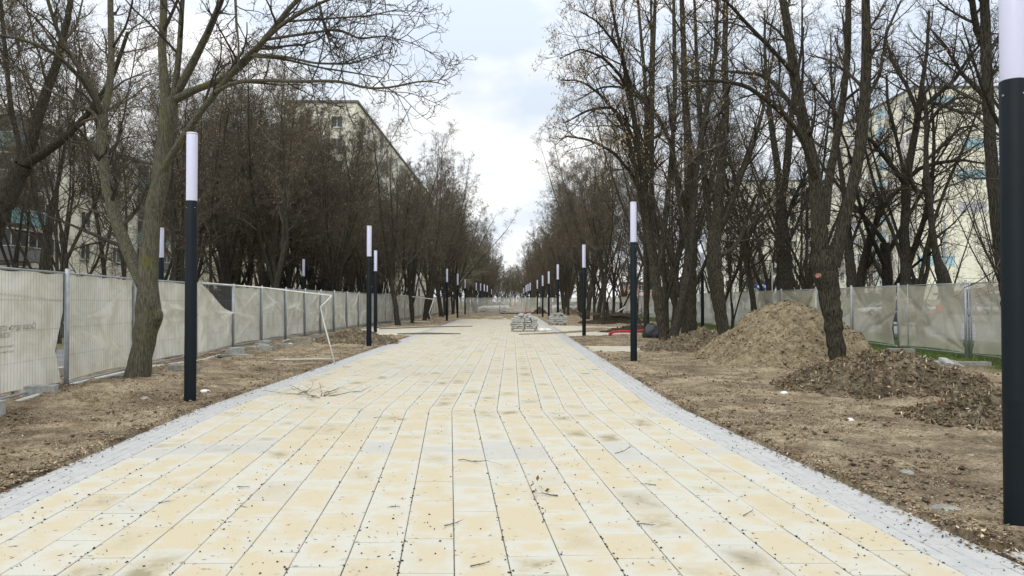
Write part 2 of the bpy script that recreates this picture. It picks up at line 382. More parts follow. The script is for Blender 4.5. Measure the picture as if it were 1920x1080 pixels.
# ------------------------------------------------------------------ plan of the place
KINK = 10.35; DN = 0.0829
XL, XR = -4.37, 2.395                 # outer edges of the straight avenue
def shift(y): return np.where(np.asarray(y) < KINK, (KINK-np.asarray(y))*DN, 0.0)
def in_path(x, y):
    sh = shift(y); a = (x > XL+sh) & (x < XR+sh) & (y < 74)
    a |= (x > 2.6) & (x < 7.5) & (y < 4.53) & (y > 1.5)
    a |= ((x+.35)/8.0)**2+((y-39.0)/7.9)**2 < 1
    a |= (x > 2) & (x < 4.15) & (y > 22.1) & (y < 25.3)
    a |= (x < -4) & (x > -8.6) & (y > 41.5) & (y < 44.5)
    return a
PILES = [  # x, y, rx, ry, h, material, label
 (6.95, 18.9, 2.25, 2.4, 1.62, 'sandpile', 'tall heap of pale sandy earth behind the forked trunk, the largest heap'),
 (6.3, 12.7, 1.85, 1.45, .64, 'soilpile', 'low heap of brown earth in front of the forked trunk on the right'),
 (6.3, 9.5, 1.35, 1.1, .40, 'soilpile', 'small dark earth heap nearest the big lamp post on the right'),
 (5.9, 23.2, 2.1, 1.9, .62, 'soilpile', 'root covered earth heap under the leaning trunks right of the avenue'),
 (-5.75, 27.2, 1.75, 2.2, .50, 'soilpile', 'brown earth heap behind the second lamp post on the left verge'),
 (6.9, 49.5, 2.6, 1.6, .75, 'darkpile', 'dark heap of earth and cut branches beyond the curved path on the right'),
 (3.3, 88.5, 1.1, .9, .95, 'darkpile', 'small dark round heap near the end fence, right of the avenue'),
 (6.4, 85, 2.0, 1.1, .9, 'soilpile', 'brown heap near the end fence by the far right lamps'),
 (5.9, 36.6, 1.7, 1.0, .36, 'darkpile', 'low dark mound beside the red hose'),
]
def bump_h(x, y, i):
    cx, cy, rx, ry, h = PILES[i][:5]
    r = np.sqrt(((x-cx)/rx)**2+((y-cy)/ry)**2)
    r = r*(1+.5*fbm(x*1.1+i*7, y*1.1, 3, i))
    return h*(np.clip(1.0-r, 0, 1)**1.15 if i > 1 else .93*np.clip(1-r**1.7, 0, 1)**(1.15-.1*i))
def pile_z(x, y, i):
    b = bump_h(x, y, i); amp = np.clip(b/.12, 0, 1); rough = 1.25 if PILES[i][5] == 'sandpile' else 2.6
    z = b + amp*(fbm(x*3, y*3, 3, 5)*.16 + fbm(x*9, y*9, 3, 15)*.10*rough + np.abs(fbm(x*5, y*5, 4, 25))*.16*rough) - amp*np.abs(fbm(x*1.7+3, y*1.7, 3, 45))*.22
    return np.where(b < .004, -.15, z)-.02
def base_h(x, y):
    n = fbm(x*1.3, y*1.3, 5, 3)*.18 + fbm(x*7, y*7, 4, 9)*.11
    near = np.clip((np.abs(np.asarray(x))-4)/3, 0, 1)
    h = .028 + n*(.45+.75*near)
    h = h + (.25+.25*n)*np.exp(-(((x+6.2)/.9)**2+((y-11.9)/1.6)**2)) + .12*np.exp(-(((x+6.4)/.8)**2+((y-16)/2)**2))
    h = np.where(np.abs(x) > 13.5, .0+.25*n, h)
    inp = in_path(x, y)
    h = np.where(inp, -.07, np.maximum(h, -.03))
    bed = ((x-3.0)/2.7)**2 + ((y-39.8)/3.0)**2 < 0
    return h
def total_h(x, y):
    h = base_h(x, y)
    for i in range(len(PILES)): h = np.maximum(h, pile_z(x, y, i))
    return h

# ground: one sheet to the horizon
def axis(lo, hi, fine_lo, fine_hi, step, growth=1.22):
    a = list(np.arange(fine_lo, fine_hi+1e-6, step)); s = step; x = fine_hi
    while x < hi: s *= growth; x += s; a.append(x)
    s = step; x = fine_lo; b = []
    while x > lo: s *= growth; x -= s; b.append(x)
    return np.array(b[::-1]+a)
gx = axis(-2500, 2500, -9.2, 12.2, .05)
ys = [3.2]
while ys[-1] < 110: ys.append(ys[-1]*1.0062)
s_ = .7
while ys[-1] < 3500: s_ *= 1.25; ys.append(ys[-1]+s_)
gy = np.array([-300, -100, -30, -8, -2, 1, 2.4]+ys)
GX, GY = np.meshgrid(gx, gy)
GZ = base_h(GX, GY); GZ = np.where((np.abs(GX) > 60) | (GY > 120) | (GY < 2), -.05, GZ)
mb = MB(); mb.grid(GX, GY, GZ); ground = mb.build('ground', M['ground'], smooth=True); tag(ground, kind='structure')
gv = np.clip((GX-10.1+fbm(GX*.8, GY*.8, 4, 21)*2.2)/.8, 0, 1)*(GY > 3)
gv = np.maximum(gv, np.clip((-GX-9.3)/.8, 0, 1)*.5)
at_ = ground.data.attributes.new('grassy', 'FLOAT', 'POINT'); at_.data.foreach_set('value', gv.astype(np.float32).ravel())

def poly_sheet(name, pts, z, m, thick=0):
    import bmesh
    bm = bmesh.new(); vs = [bm.verts.new((p[0], p[1], z)) for p in pts]; f = bm.faces.new(vs)
    if f.normal.z < 0: f.normal_flip()
    bmesh.ops.triangulate(bm, faces=[f])
    me = bpy.data.meshes.new(name); bm.to_mesh(me); bm.free(); me.materials.append(m)
    o = bpy.data.objects.new(name, me); COL.objects.link(o); return o

# avenue: every slab is real, laid in columns, all one paved surface
slabs = []; info = []
ncol = 19; BW = .42; cw = (XR-XL-2*BW)/ncol
def lay(x0, wd, lens, grey, y0=1.8, y1=74):
    y = y0-random.random()*.5
    while y < y1:
        l = random.choice(lens)
        if y > 45: l = max(l, .5)
        y2 = min(y+l, y1)
        if y < KINK < y2: y2 = KINK
        if y2-y > .04: slabs.append((x0, wd, y, y2)); info.append(grey)
        y = y2
for c in range(ncol): lay(XL+BW+c*cw, cw, [.3, .45, .6, .6, .9], 0)
for c in range(4):
    lay(XL+c*BW/4, BW/4, [.2], 1); lay(XR-BW+c*BW/4, BW/4, [.2], 1)
S = np.array(slabs); grey = np.array(info, float)
n = len(S); gap = (.0022 + .0014*rng.random(n))*np.where(grey > 0, .6, 1)
# pairs of columns share wide, dirt filled joints
x0 = S[:, 0]+gap; x1 = S[:, 0]+S[:, 1]-gap; y0 = S[:, 2]+gap*1.9; y1 = S[:, 3]-gap*1.9
sh0 = shift(y0); sh1 = shift(y1)
tilt = rng.normal(0, .0011, (n, 4))
bx = .004
def ring(ins, z):
    return np.stack([np.stack([x0+ins+sh0, y0+ins, z+tilt[:, 0]], 1), np.stack([x1-ins+sh0, y0+ins, z+tilt[:, 1]], 1),
                     np.stack([x1-ins+sh1, y1-ins, z+tilt[:, 2]], 1), np.stack([x0+ins+sh1, y1-ins, z+tilt[:, 3]], 1)], 1)
V = np.concatenate([ring(0, -.028+0*x0), ring(0, -.0035+0*x0), ring(bx, 0*x0)], 1)  # n,12,3
fr = []
for a in range(4):
    b_ = (a+1) % 4; fr += [[a, b_, 4+b_, 4+a], [4+a, 4+b_, 8+b_, 8+a]]
fr.append([8, 9, 10, 11]); fr = np.array(fr)
Fc = (np.arange(n)[:, None, None]*12+fr[None]).reshape(-1, 4)
mb = MB(); mb.add(V.reshape(-1, 3), Fc); avenue = mb.build('avenue_paving', M['slab']); tag(avenue, kind='structure')
tone = rng.random(n); st = (rng.random(n) < .27)*rng.random(n); gg = grey.copy()
light = (rng.random(n) < .12) & (grey == 0); gg[light] = .3*rng.random(light.sum())
band = (grey == 0) & (np.abs((S[:, 2]+S[:, 3])/2-7.55) < .16); gg[band] = np.maximum(gg[band], .6)
for nm, vv in (('tone', tone), ('stain', st), ('grey', gg)): fattr(avenue, nm, np.repeat(vv, 9))
uvl = avenue.data.uv_layers.new(name='UVMap')
uvq = np.zeros((9, 4, 2)); q4 = np.array([[0, 0], [1, 0], [1, 1], [0, 1]], float)
uvq[8] = q4
uvl.data.foreach_set('uv', np.tile(uvq.reshape(-1), n).astype(np.float32))
# bed under the slabs
o = poly_sheet('joint_sand_bed', [(XL+float(shift(1)), 1.), (XR+float(shift(1)), 1.), (XR, KINK), (XR, 74), (XL, 74), (XL, KINK)], -.012, M['joint']); tag(o, kind='structure')
# side path leaving at the lower right corner, cross slabs, plaza ring
def sheet(name, pts, z=.0, m='sidepave'):
    o = poly_sheet(name, pts, z, M[m]); tag(o, kind='structure'); return o
def slab_patch(name, x0_, x1_, y0_, y1_, nx, ny, grey_=0, skew=0.0):
    mb = MB(); tn = []; uvs = []
    for i in range(nx):
        for j in range(ny):
            xa = x0_+(x1_-x0_)*i/nx+.003; xb = x0_+(x1_-x0_)*(i+1)/nx-.003; ya = y0_+(y1_-y0_)*j/ny+.003; yb = y0_+(y1_-y0_)*(j+1)/ny-.003
            s1 = skew*(1-j/ny); z = random.gauss(0, .0012)
            mb.add([[xa, ya, z], [xb, ya, z], [xb, yb, z], [xa, yb, z]], [[0, 1, 2, 3]])
    o = mb.build(name, M['slab']); tag(o, kind='structure'); k = nx*ny
    fattr(o, 'tone', rng.random(k)); fattr(o, 'stain', (rng.random(k) < .1)*.6); fattr(o, 'grey', np.full(k, grey_)*rng.uniform(.7, 1, k))
    u = o.data.uv_layers.new(name='UVMap'); u.data.foreach_set('uv', np.tile(q4.reshape(-1), k).astype(np.float32)); return o
slab_patch('side_path', 2.93, 7.5, 1.6, 4.5, 46, 15, 1.0)
o = sheet('side_path_bed', [(2.6, 1.5), (7.5, 1.5), (7.5, 4.53), (2.9, 4.53)], -.012, 'joint')
slab_patch('cross_path', 2.40, 4.05, 22.3, 25.1, 6, 7, 0)
o = sheet('cross_path_bed', [(2.4, 22.2), (4.1, 22.2), (4.1, 25.2), (2.4, 25.2)], -.012, 'joint')
NPL = 72
def ell(a0, a1, rx, ry, cx=-.35, cy=39.0, k=36): return [(cx+rx*math.cos(a), cy+ry*math.sin(a)) for a in np.linspace(a0, a1, k)]
pr = [p for p in ell(-math.pi/2, math.pi/2, 8.0, 7.9, k=48) if p[0] > XR+.01]; pr = [(XR+.004, pr[0][1])]+pr+[(XR+.004, pr[-1][1])]
pl = [p for p in ell(math.pi/2, 3*math.pi/2, 8.0, 7.9, k=48) if p[0] < XL-.01]; pl = [(XL-.004, pl[0][1])]+pl+[(XL-.004, pl[-1][1])]
sheet('plaza_paving', pr, -.004); sheet('plaza_paving', pl, -.004)
sheet('plaza_paving', [(-8.6, 41.5), (-7.9, 41.5), (-7.9, 44.5), (-8.6, 44.5)], -.004)
bedpx = [(973,626),(1050,622.5),(1098,618.5),(1099,614.3),(1130,613.8),(1163,616.3),(1150,619.5),(1098,622.5),(1040,626),(973,627.6)]
sheet('planting_bed', [tuple(G(*p)[:2]) for p in bedpx], .006, 'ground')
for k_, q_ in enumerate([[(745,625.2),(800,623.6),(864,625.2),(864,626.6),(800,627.0),(745,626.8)], [(711,615.8),(800,612.3),(886,611),(886,612.2),(800,614),(711,617.3)]]):
    sheet('open_kerb_trench', [tuple(G(*p)[:2]) for p in q_], .0065, 'joint')
# sandy dirt over the far end of the paving
X_, Y_ = np.meshgrid(np.linspace(-4.6, 2.0, 60), np.linspace(60, 80, 60))
Z_ = .03*np.clip(fbm(X_*.9, Y_*.35, 4, 77)*4+.25, -.5, 1)+.004-.05*(Y_ < 62)
mb = MB(); mb.grid(X_, Y_, Z_); o = mb.build('spilled_sand', M['sandpile'], smooth=True); tag(o, kind='stuff'); tag(o, 'orange brown sand spread over the far end of the paving', 'sand')
# street beyond the right fence, service road beyond the left one
sheet('street', [(16.2, -20), (31, -20), (31, 400), (16.2, 400)], .03, 'asphalt')
sheet('far_street', [(33.2, 40), (50, 40), (50, 400), (33.2, 400)], .034, 'asphalt')
sheet('cross_street', [(-60, 99), (16, 99), (16, 113), (-60, 113)], .03, 'asphalt')
sheet('service_road', [(-13.5, -10), (-9.1, -10), (-9.1, 96), (-13.5, 96)], .075, 'asphalt')
for nm, xk in (('kerb', 16.1), ('kerb', 31.1), ('kerb', 33.1)):
    mb = MB(); mb.box((xk, 150, .08), (.16, 420, .16)); o = mb.build(nm, M['kerb']); tag(o, kind='structure')
mb = MB(); mb.box((-9.03, 40, .10), (.14, 112, .16)); o = mb.build('kerb', M['kerb']); tag(o, kind='structure')

# earth heaps
for i, (cx, cy, rx, ry, h, mk, lab) in enumerate(PILES):
    st_ = .035 if cy < 20 else .06 if cy < 40 else .1
    X_, Y_ = np.meshgrid(np.arange(cx-rx*1.35, cx+rx*1.35, st_), np.arange(cy-ry*1.35, cy+ry*1.35, st_))
    Z_ = pile_z(X_, Y_, i)
    mb = MB(); mb.grid(X_-cx, Y_-cy, Z_); o = mb.build('sand_heap' if mk == 'sandpile' else 'earth_heap', M[mk], smooth=True)
    o.location = (cx, cy, 0); tag(o, lab, 'earth heap', 'heaps of dug earth on the verges')

# leaf litter, seeds, grass: nobody could count them
def flakes(name, n, sampler, size, mats, zoff=.006, h=total_h, upright=.35, asp=3.0, label=None, cat=None):
    x, y = sampler(n); z = h(x, y)+zoff
    keep = np.isfinite(z); x, y, z = x[keep], y[keep], z[keep]; n = len(x)
    a = rng.random(n)*2*math.pi; s = size*(.4+1.1*rng.random(n)); w_ = s/asp*(.5+rng.random(n))
    pit = rng.normal(0, upright, n); rol = rng.normal(0, upright, n)
    ux = np.stack([np.cos(a)*np.cos(pit), np.sin(a)*np.cos(pit), np.sin(pit)], 1)
    vx = np.stack([-np.sin(a)*np.cos(rol), np.cos(a)*np.cos(rol), np.sin(rol)], 1)
    nz_ = np.cross(ux, vx); c = np.stack([x, y, z], 1)
    S_ = s[:, None]; W_ = w_[:, None]; curl = (rng.random(n)*.25*s)[:, None]
    P = np.stack([c-ux*S_, c-vx*W_+nz_*curl*.4, c+ux*S_*1.0+nz_*curl*1.0, c+vx*W_+nz_*curl*.2, c+nz_*-curl*.2], 1)
    lift = np.clip(h(x, y)+.001-P[:, :, 2].min(1), 0, None); P[:, :, 2] += lift[:, None]
    f = np.array([[0, 1, 4], [1, 2, 4], [2, 3, 4], [3, 0, 4]]); Fc = (np.arange(n)[:, None, None]*5+f[None]).reshape(-1, 3)
    mb = MB(); mb.add(P.reshape(-1, 3), Fc); mb.fm[3] = [np.repeat(rng.integers(0, len(mats), n), 4)]
    o = mb.build(name, mats); tag(o, label, cat, kind='stuff'); return o
LM = [mat('litter_%s' % q[0], q[1], .9, spec=.15) for q in (('brown', (.11, .07, .04)), ('tan', (.27, .19, .11)), ('dark', (.035, .026, .018)), ('straw', (.40, .32, .20)), ('rust', (.17, .10, .055)), ('grey', (.17, .15, .12)), ('umber', (.06, .042, .028)), ('bleached', (.52, .45, .33)), ('tan2', (.30, .21, .12)))]
def samp_verge(side, y0=3.4, y1=42):
    def f(n):
        y = y0*(y1/y0)**rng.random(n*5)
        x = XR+shift(y)-.05+rng.random(n*5)**1.15*(9.2) if side > 0 else XL+shift(y)+.05-rng.random(n*5)**1.1*4.3
        cl = vnoise(x*1.6, y*1.6, 50)*.6+vnoise(x*5, y*5, 51)*.4
        edge = np.exp(-np.abs((x-(XR+shift(y))) if side > 0 else (XL+shift(y)-x))/.16)
        k = (cl+edge*.8+.1*rng.random(n*5) > .50) & ~in_path(x, y)
        return x[k][:n], y[k][:n]
    return f
flakes('leaf_litter', 80000, samp_verge(1), .0125, LM, label='dry brown leaf litter strewn over the right verge', cat='leaf litter')
flakes('leaf_litter', 44000, samp_verge(-1), .0125, LM, label='dry brown leaf litter strewn over the left verge', cat='leaf litter')
def clods(name, n, samp, size, mats, h=total_h, label=None, cat=None):
    x, y = samp(n); n = len(x); z = h(x, y)
    ico = np.array([[0,0,1],[.9,0,.3],[.28,.85,.3],[-.72,.53,.3],[-.72,-.53,.3],[.28,-.85,.3],[0,0,-1]])
    f = np.array([[0,1,2],[0,2,3],[0,3,4],[0,4,5],[0,5,1],[6,2,1],[6,3,2],[6,4,3],[6,5,4],[6,1,5]])
    s = size*(.35+rng.random(n)**3*2.2)
    a = rng.random(n)*6.28; P = ico[None]*(.65+.7*rng.random((n, 7, 1)))*s[:, None, None]; P[:, :, 2] *= .7
    ca, sa = np.cos(a)[:, None], np.sin(a)[:, None]
    P = np.stack([P[:, :, 0]*ca-P[:, :, 1]*sa*.8, P[:, :, 0]*sa+P[:, :, 1]*ca*.8, P[:, :, 2]], 2)+np.stack([x, y, z+s*.25], 1)[:, None]
    mb = MB(); mb.add(P.reshape(-1, 3), (np.arange(n)[:, None, None]*7+f).reshape(-1, 3)); mb.fm[3] = [np.repeat(rng.integers(0, len(mats), n), 10)]
    o = mb.build(name, mats); tag(o, label, cat, kind='stuff'); return o
CM = [M['ground'], M['soilpile'], M['sandpile']]
clods('soil_clods', 9000, samp_verge(1), .015, CM, label='small clods of earth over the right verge', cat='soil')
clods('soil_clods', 6000, samp_verge(-1), .014, CM, label='small clods of earth over the left verge', cat='soil')
def samp_pile(i):
    cx, cy, rx, ry = PILES[i][:4]
    def f(n):
        a = rng.random(n)*6.28; r = np.sqrt(rng.random(n))*1.0
        return cx+rx*r*np.cos(a), cy+ry*r*np.sin(a)
    return f
for i, nn in ((0, 1500), (1, 2600), (2, 1300), (3, 1500), (4, 900)):
    clods('soil_clods', nn, samp_pile(i), .02, [M[PILES[i][5]], M['soilpile']], label='loose clods lying on '+('the tall sandy heap', 'the low heap before the forked trunk', 'the small heap by the big lamp', 'the heap under the leaning trunks', 'the heap on the left verge')[i], cat='soil')
for i, nn in ((0, 1800), (1, 4200), (2, 2600), (3, 2600), (4, 1500)):
    flakes('root_debris', nn, samp_pile(i), .03, LM, upright=.9, asp=3.5, zoff=.012, label='broken roots, straw and dry leaves mixed into '+('the tall sandy heap', 'the low heap before the forked trunk', 'the small heap by the big lamp', 'the heap under the leaning trunks', 'the heap on the left verge')[i], cat='debris')
def samp_path(joint):
    def f(n):
        y = 3.9*(60/3.9)**(rng.random(n)**1.25)
        if joint:
            k = rng.integers(0, ncol+1, n); x = XL+BW+k*cw+rng.normal(0, .009, n); x = np.where(vnoise(k*7.7, y*1.1, 61)+.25*rng.random(n) > .55, x, np.nan)
            m_ = rng.random(n) < .22
            j = rng.integers(0, len(S), n); x = np.where(m_, S[j, 0]+S[j, 1]*rng.random(n), x); y = np.where(m_, S[j, 3], y)
        else:
            x = XL+rng.random(n)*(XR-XL); cl = vnoise(x*1.5, y*1.5, 80); x = np.where(cl+.5*rng.random(n) > .55, x, np.nan)
        x = x+shift(y)
        ok = np.isfinite(x); return x[ok], y[ok]
    return f
def samp_band(n):
    y = 3.9*(40/3.9)**rng.random(n); s_ = rng.random(n) < .5; q = rng.random(n)**1.6*BW
    return np.where(s_, XL+q, XR-q)+shift(y), y
flat0 = lambda x, y: np.zeros_like(x)
SD = [mat('seed_dark', (.016, .013, .010), .8), mat('seed_brown', (.05, .035, .02), .8)]
clods('fallen_seeds', 6000, samp_path(True), .0046, SD, h=flat0, label='black seeds caught in the paving joints', cat='seeds')
clods('fallen_seeds', 800, samp_band, .0048, SD, h=flat0, label='black seeds and crumbs on the pale border strips of the paving', cat='seeds')
flakes('leaf_litter', 450, samp_band, .013, LM, h=flat0, zoff=.002, upright=.12, asp=4, label='dry leaf scraps on the pale border strips of the paving', cat='leaf litter')
clods('fallen_seeds', 3600, samp_path(False), .0043, SD, h=flat0, label='black seeds scattered over the paving slabs', cat='seeds')
flakes('leaf_litter', 3800, samp_path(False), .015, [LM[0], LM[2], LM[6], LM[4]], h=flat0, zoff=.002, upright=.1, asp=6, label='small dry leaves and bits of twig on the paving', cat='leaf litter')
def samp_edge(n):
    y = 3.6*(45/3.6)**rng.random(n); s_ = rng.random(n) < .5
    x = np.where(s_, XL+shift(y)-.03+rng.normal(0, .07, n)*(.4+vnoise(y*2, y, 3)), XR+shift(y)+.03+rng.normal(0, .07, n)*(.4+vnoise(y*2, y, 4))); return x, y
flakes('leaf_litter', 9000, samp_edge, .018, LM, h=lambda x, y: np.where(in_path(x, y), 0, np.maximum(base_h(x, y), 0)), upright=.25, label='dry leaves gathered along both edges of the paving', cat='leaf litter')
def grass(n, samp, label, hh=.09):
    x, y = samp(n); n = len(x); z = base_h(x, y)-.005; a = rng.random(n)*6.28; s = hh*(.5+rng.random(n)); lean = rng.normal(0, .5, (n, 2))*s[:, None]
    w_ = .006+.006*rng.random(n)
    p0 = np.stack([x-np.cos(a)*w_, y-np.sin(a)*w_, z], 1); p1 = np.stack([x+np.cos(a)*w_, y+np.sin(a)*w_, z], 1)
    p2 = np.stack([x+lean[:, 0], y+lean[:, 1], z+s], 1)
    mb = MB(); mb.add(np.stack([p0, p1, p2], 1).reshape(-1, 3), np.arange(n*3).reshape(-1, 3)); o = mb.build('grass', M['grass_blade']); tag(o, label, 'grass', kind='stuff')
def samp_grass(n):
    y = 8+rng.random(n*3)**1.3*40; x = 9.6+rng.random(n*3)**.8*6.4
    k = vnoise(x*1.3, y*1.3, 90)+np.clip((x-10.2)*.35, -.4, .5) > .5; return x[k][:n], y[k][:n]
grass(26000, samp_grass, 'fresh green grass under and beyond the right fence')

# ------------------------------------------------------------------ trees
def unit(a): return a/(np.linalg.norm(a, axis=-1, keepdims=True)+1e-9)
def sprout(P, D, Ln, R0, k, wob, up, tip=.35, r=rng):
    """grow n polylines: start, direction, length, radius"""
    n = len(P); pts = np.zeros((n, k+1, 3)); pts[:, 0] = P; d = unit(D)
    for i in range(k):
        d = unit(d+r.normal(0, wob, (n, 3))+np.array([0, 0, up])); pts[:, i+1] = pts[:, i]+d*(Ln/k)[:, None]
    t = np.linspace(0, 1, k+1)[None]
    return pts, R0[:, None]*(1-t*(1-tip))
def kids(pts, rad, m, tmin, ang, r, tmax=1.0, rr=.6):
    n, k, _ = pts.shape
    t = tmin+(tmax-tmin)*((np.arange(m)[None]+r.random((n, m)))/m)
    u = t*(k-1); i = np.minimum(u.astype(int), k-2); f = (u-i)[..., None]
    ix = np.arange(n)[:, None]
    p = pts[ix, i]*(1-f)+pts[ix, i+1]*f; tg = unit(pts[ix, i+1]-pts[ix, i])
    rd = rad[ix, i]*(1-f[..., 0])+rad[ix, i+1]*f[..., 0]
    az = (np.arange(m)[None]*2.4+r.random((n, 1))*6.28+r.normal(0, .5, (n, m)))
    ref = np.where(np.abs(tg[..., 2:3]) < .9, np.array([0, 0, 1.]), np.array([1., 0, 0]))
    a = unit(np.cross(tg, ref)); b = np.cross(tg, a)
    th = ang*(1+r.normal(0, .18, (n, m)))
    d = tg*np.cos(th)[..., None]+(a*np.cos(az)[..., None]+b*np.sin(az)[..., None])*np.sin(th)[..., None]
    return p.reshape(-1, 3), d.reshape(-1, 3), rd.reshape(-1)*rr, t.reshape(-1)
def leaf_bits(pts, n, size, r, droop=1.0):
    e = pts[:, -1]; j = r.integers(0, len(e), n); c = e[j]+r.normal(0, .05, (n, 3)); s = size*(.5+r.random(n))
    a = r.random(n)*6.28; d = unit(np.stack([np.cos(a)*.5, np.sin(a)*.5, -droop*np.ones(n)], 1)+r.normal(0, .35, (n, 3)))
    sd_ = unit(np.cross(d, r.normal(0, 1, (n, 3))))
    V = np.stack([c, c+d*s[:, None]*.5+sd_*s[:, None]*.22, c+d*s[:, None], c+d*s[:, None]*.5-sd_*s[:, None]*.22], 1)
    return V.reshape(-1, 3), np.arange(n*4).reshape(-1, 4)
def twiggery(crown, bp, br, bl, r, sub=8, tw=7, tl=3, up=.06, sr=.45, thick=1.0, ang=.85, k2=.55, wob=.3):
    """sub-branches, twigs and twiglets on the branch polylines bp; returns the twig ends"""
    P, D, Rr, t = kids(bp, br, sub, .15, ang, r); Ls = np.repeat(bl, sub)*sr*(1.05-.6*t)*(.6+.8*r.random(len(P)))
    Rr = np.clip(Rr, .006*thick, .03); sp, srd = sprout(P, D, Ls, Rr, 6, .2, up, .4, r); crown.tubes(sp, srd, 4)
    P, D, Rr, t = kids(sp, srd, tw, .12, ang, r); Lt = np.repeat(Ls, tw)*k2*(1.05-.5*t)*(.6+.8*r.random(len(P)))
    Lt = np.clip(Lt, .12, 1.1); Rr = np.clip(Rr*.8, .0042*thick, .011); tp_, trd = sprout(P, D, Lt, Rr, 4, wob, up, .55, r); crown.tubes(tp_, trd, 3)
    if tl:
        P, D, Rr, t = kids(tp_, trd, tl, .2, .8, r); Ll = np.repeat(Lt, tl)*.55*(.5+.8*r.random(len(P)))
        Rr = np.full(len(P), .0034*thick); lp, lrd = sprout(P, D, Ll, Rr, 2, .2, up, .7, r); crown.tubes(lp, lrd, 3)
        return lp
    return tp_
def make_tree(name, seed, H=14, trunk_h=3, r0=.2, stems=4, spread=.28, nb=13, blen=2.6, bang=.8, up=.10, sub=8, tw=7, tl=3, leaf=0, leafsize=.07, leafm='dryleaf',
              bark='bark', twig='twig', lean=0, thick=1.0, droop=1.0, single=False, lowb=0, twup=.06, bmin=.12):
    r = np.random.default_rng(seed); trunk = MB(); crown = MB()
    kk = 7
    if single:
        tp_, tr_ = sprout(np.zeros((1, 3)), np.array([[lean, .0, 1.]]), np.array([H*.93]), np.array([r0]), 14, .045, .02, .12, r)
        tr_[:, 0] *= 1.35; trunk.tubes(tp_, tr_, 10); sp, srd, sl = tp_, tr_, np.array([H*.93])
        tmn = trunk_h/H
        P, D, Rr, t = kids(sp, srd, nb, tmn, bang, r, rr=.42); bl = blen*(1.25-.75*((t-tmn)/(1-tmn)))*(.7+.6*r.random(len(P)))
    else:
        tp_, tr_ = sprout(np.array([[0, 0, -.15]]), np.array([[lean, .0, 1.]]), np.array([trunk_h+.15]), np.array([r0]), kk, .05, .02, .82, r)
        tr_[:, 0] *= 1.3; trunk.tubes(tp_, tr_, 12)
        tw_ = np.clip(np.linspace(.55, 1, stems), 0, 1); ix = (tw_*kk).astype(int)
        P = tp_[0, ix]; az = np.arange(stems)*2.4+r.random()*6; a_ = spread*(.5+.9*r.random(stems))
        D = np.stack([np.cos(az)*np.sin(a_)+lean*.6, np.sin(az)*np.sin(a_), np.cos(a_)], 1)
        sl = (H-P[:, 2])*(.78+.25*r.random(stems)); sl[-1] = H-trunk_h
        sp, srd = sprout(P, D, sl, tr_[0, ix]*(.5+.25*r.random(stems)), 12, .06, .035, .10, r)
        trunk.tubes(sp, srd, 8)
        P, D, Rr, t = kids(sp, srd, nb, bmin, bang, r, rr=.5); bl = blen*(1.2-.75*t)*(.65+.7*r.random(len(P)))
    if lowb:
        P2, D2, R2, t2 = kids(tp_, tr_, lowb, .35, 1.1, r, rr=.3); P = np.concatenate([P, P2]); D = np.concatenate([D, D2]); Rr = np.concatenate([Rr, R2]); bl = np.concatenate([bl, blen*.8*np.ones(len(P2))])
    Rr = np.clip(Rr, .014, .07)
    bp, brd = sprout(P, D, bl, Rr, 7, .11, up, .25, r); crown.tubes(bp, brd, 5)
    ends = twiggery(crown, bp, brd, bl, r, sub, tw, tl, thick=thick, up=twup)
    root = bpy.data.objects.new(name, None)
    a = trunk.build('trunk', M[bark], root, True, link=False); b = crown.build('crown', M[twig], root, False, link=False)
    parts = [a, b]
    if leaf:
        mb = MB(); mb.add(*leaf_bits(ends, leaf, leafsize, r, droop)); c = mb.build('dry_leaves', M[leafm], root, link=False); parts.append(c)
    root['_parts'] = len(parts)
    return root, parts
LIB = {}
def lib(k, **kw): LIB[k] = make_tree('bare_tree', **kw)
lib('lime1', seed=1, H=15, trunk_h=3.0, r0=.20, stems=4, spread=.28, nb=15, blen=2.9, up=.06, leaf=1800, tl=3, lowb=2, thick=1.25)
lib('lime2', seed=2, H=14, trunk_h=2.2, r0=.17, stems=5, spread=.36, nb=14, blen=2.7, up=.05, leaf=2000, tl=3, lowb=2, thick=1.25, bark='bark_dark', twig='twig_dark')
lib('lime3', seed=3, H=16, trunk_h=3.8, r0=.21, stems=4, spread=.24, nb=16, blen=3.0, up=.08, leaf=1500, tl=3, lowb=2, thick=1.25)
lib('dense1', seed=4, H=13, trunk_h=3.6, r0=.13, stems=5, spread=.27, nb=17, blen=2.3, up=.07, bmin=.26, sub=9, tw=6, tl=3, leaf=2600, leafsize=.065, lowb=0, thick=1.4, bark='bark_dark', twig='twig')
lib('dense2', seed=5, H=12.5, trunk_h=3.8, r0=.12, stems=4, spread=.24, nb=20, blen=2.4, up=.07, bmin=.28, sub=9, tw=6, tl=3, leaf=2600, leafsize=.065, lowb=0, thick=1.5, bark='bark_dark', twig='twig')
lib('single1', seed=6, H=14, trunk_h=2.6, r0=.15, nb=44, blen=2.8, up=.06, leaf=1000, single=True, bark='bark_dark', twig='twig_dark')
lib('thin1', seed=7, H=9.5, trunk_h=1.6, r0=.07, stems=3, spread=.3, nb=9, blen=1.5, up=.08, sub=6, tw=6, tl=2, leaf=0, bark='bark_dark', twig='twig_dark')
lib('fork1', seed=8, H=13, trunk_h=1.6, r0=.18, stems=2, spread=.42, nb=19, blen=2.9, up=.05, lean=.12, leaf=900, bark='bark_dark')
lib('open1', seed=12, H=14.5, trunk_h=2.6, r0=.16, stems=4, spread=.30, nb=10, blen=2.6, up=.05, sub=6, tw=5, tl=2, leaf=0, bark='bark', twig='twig_dark')
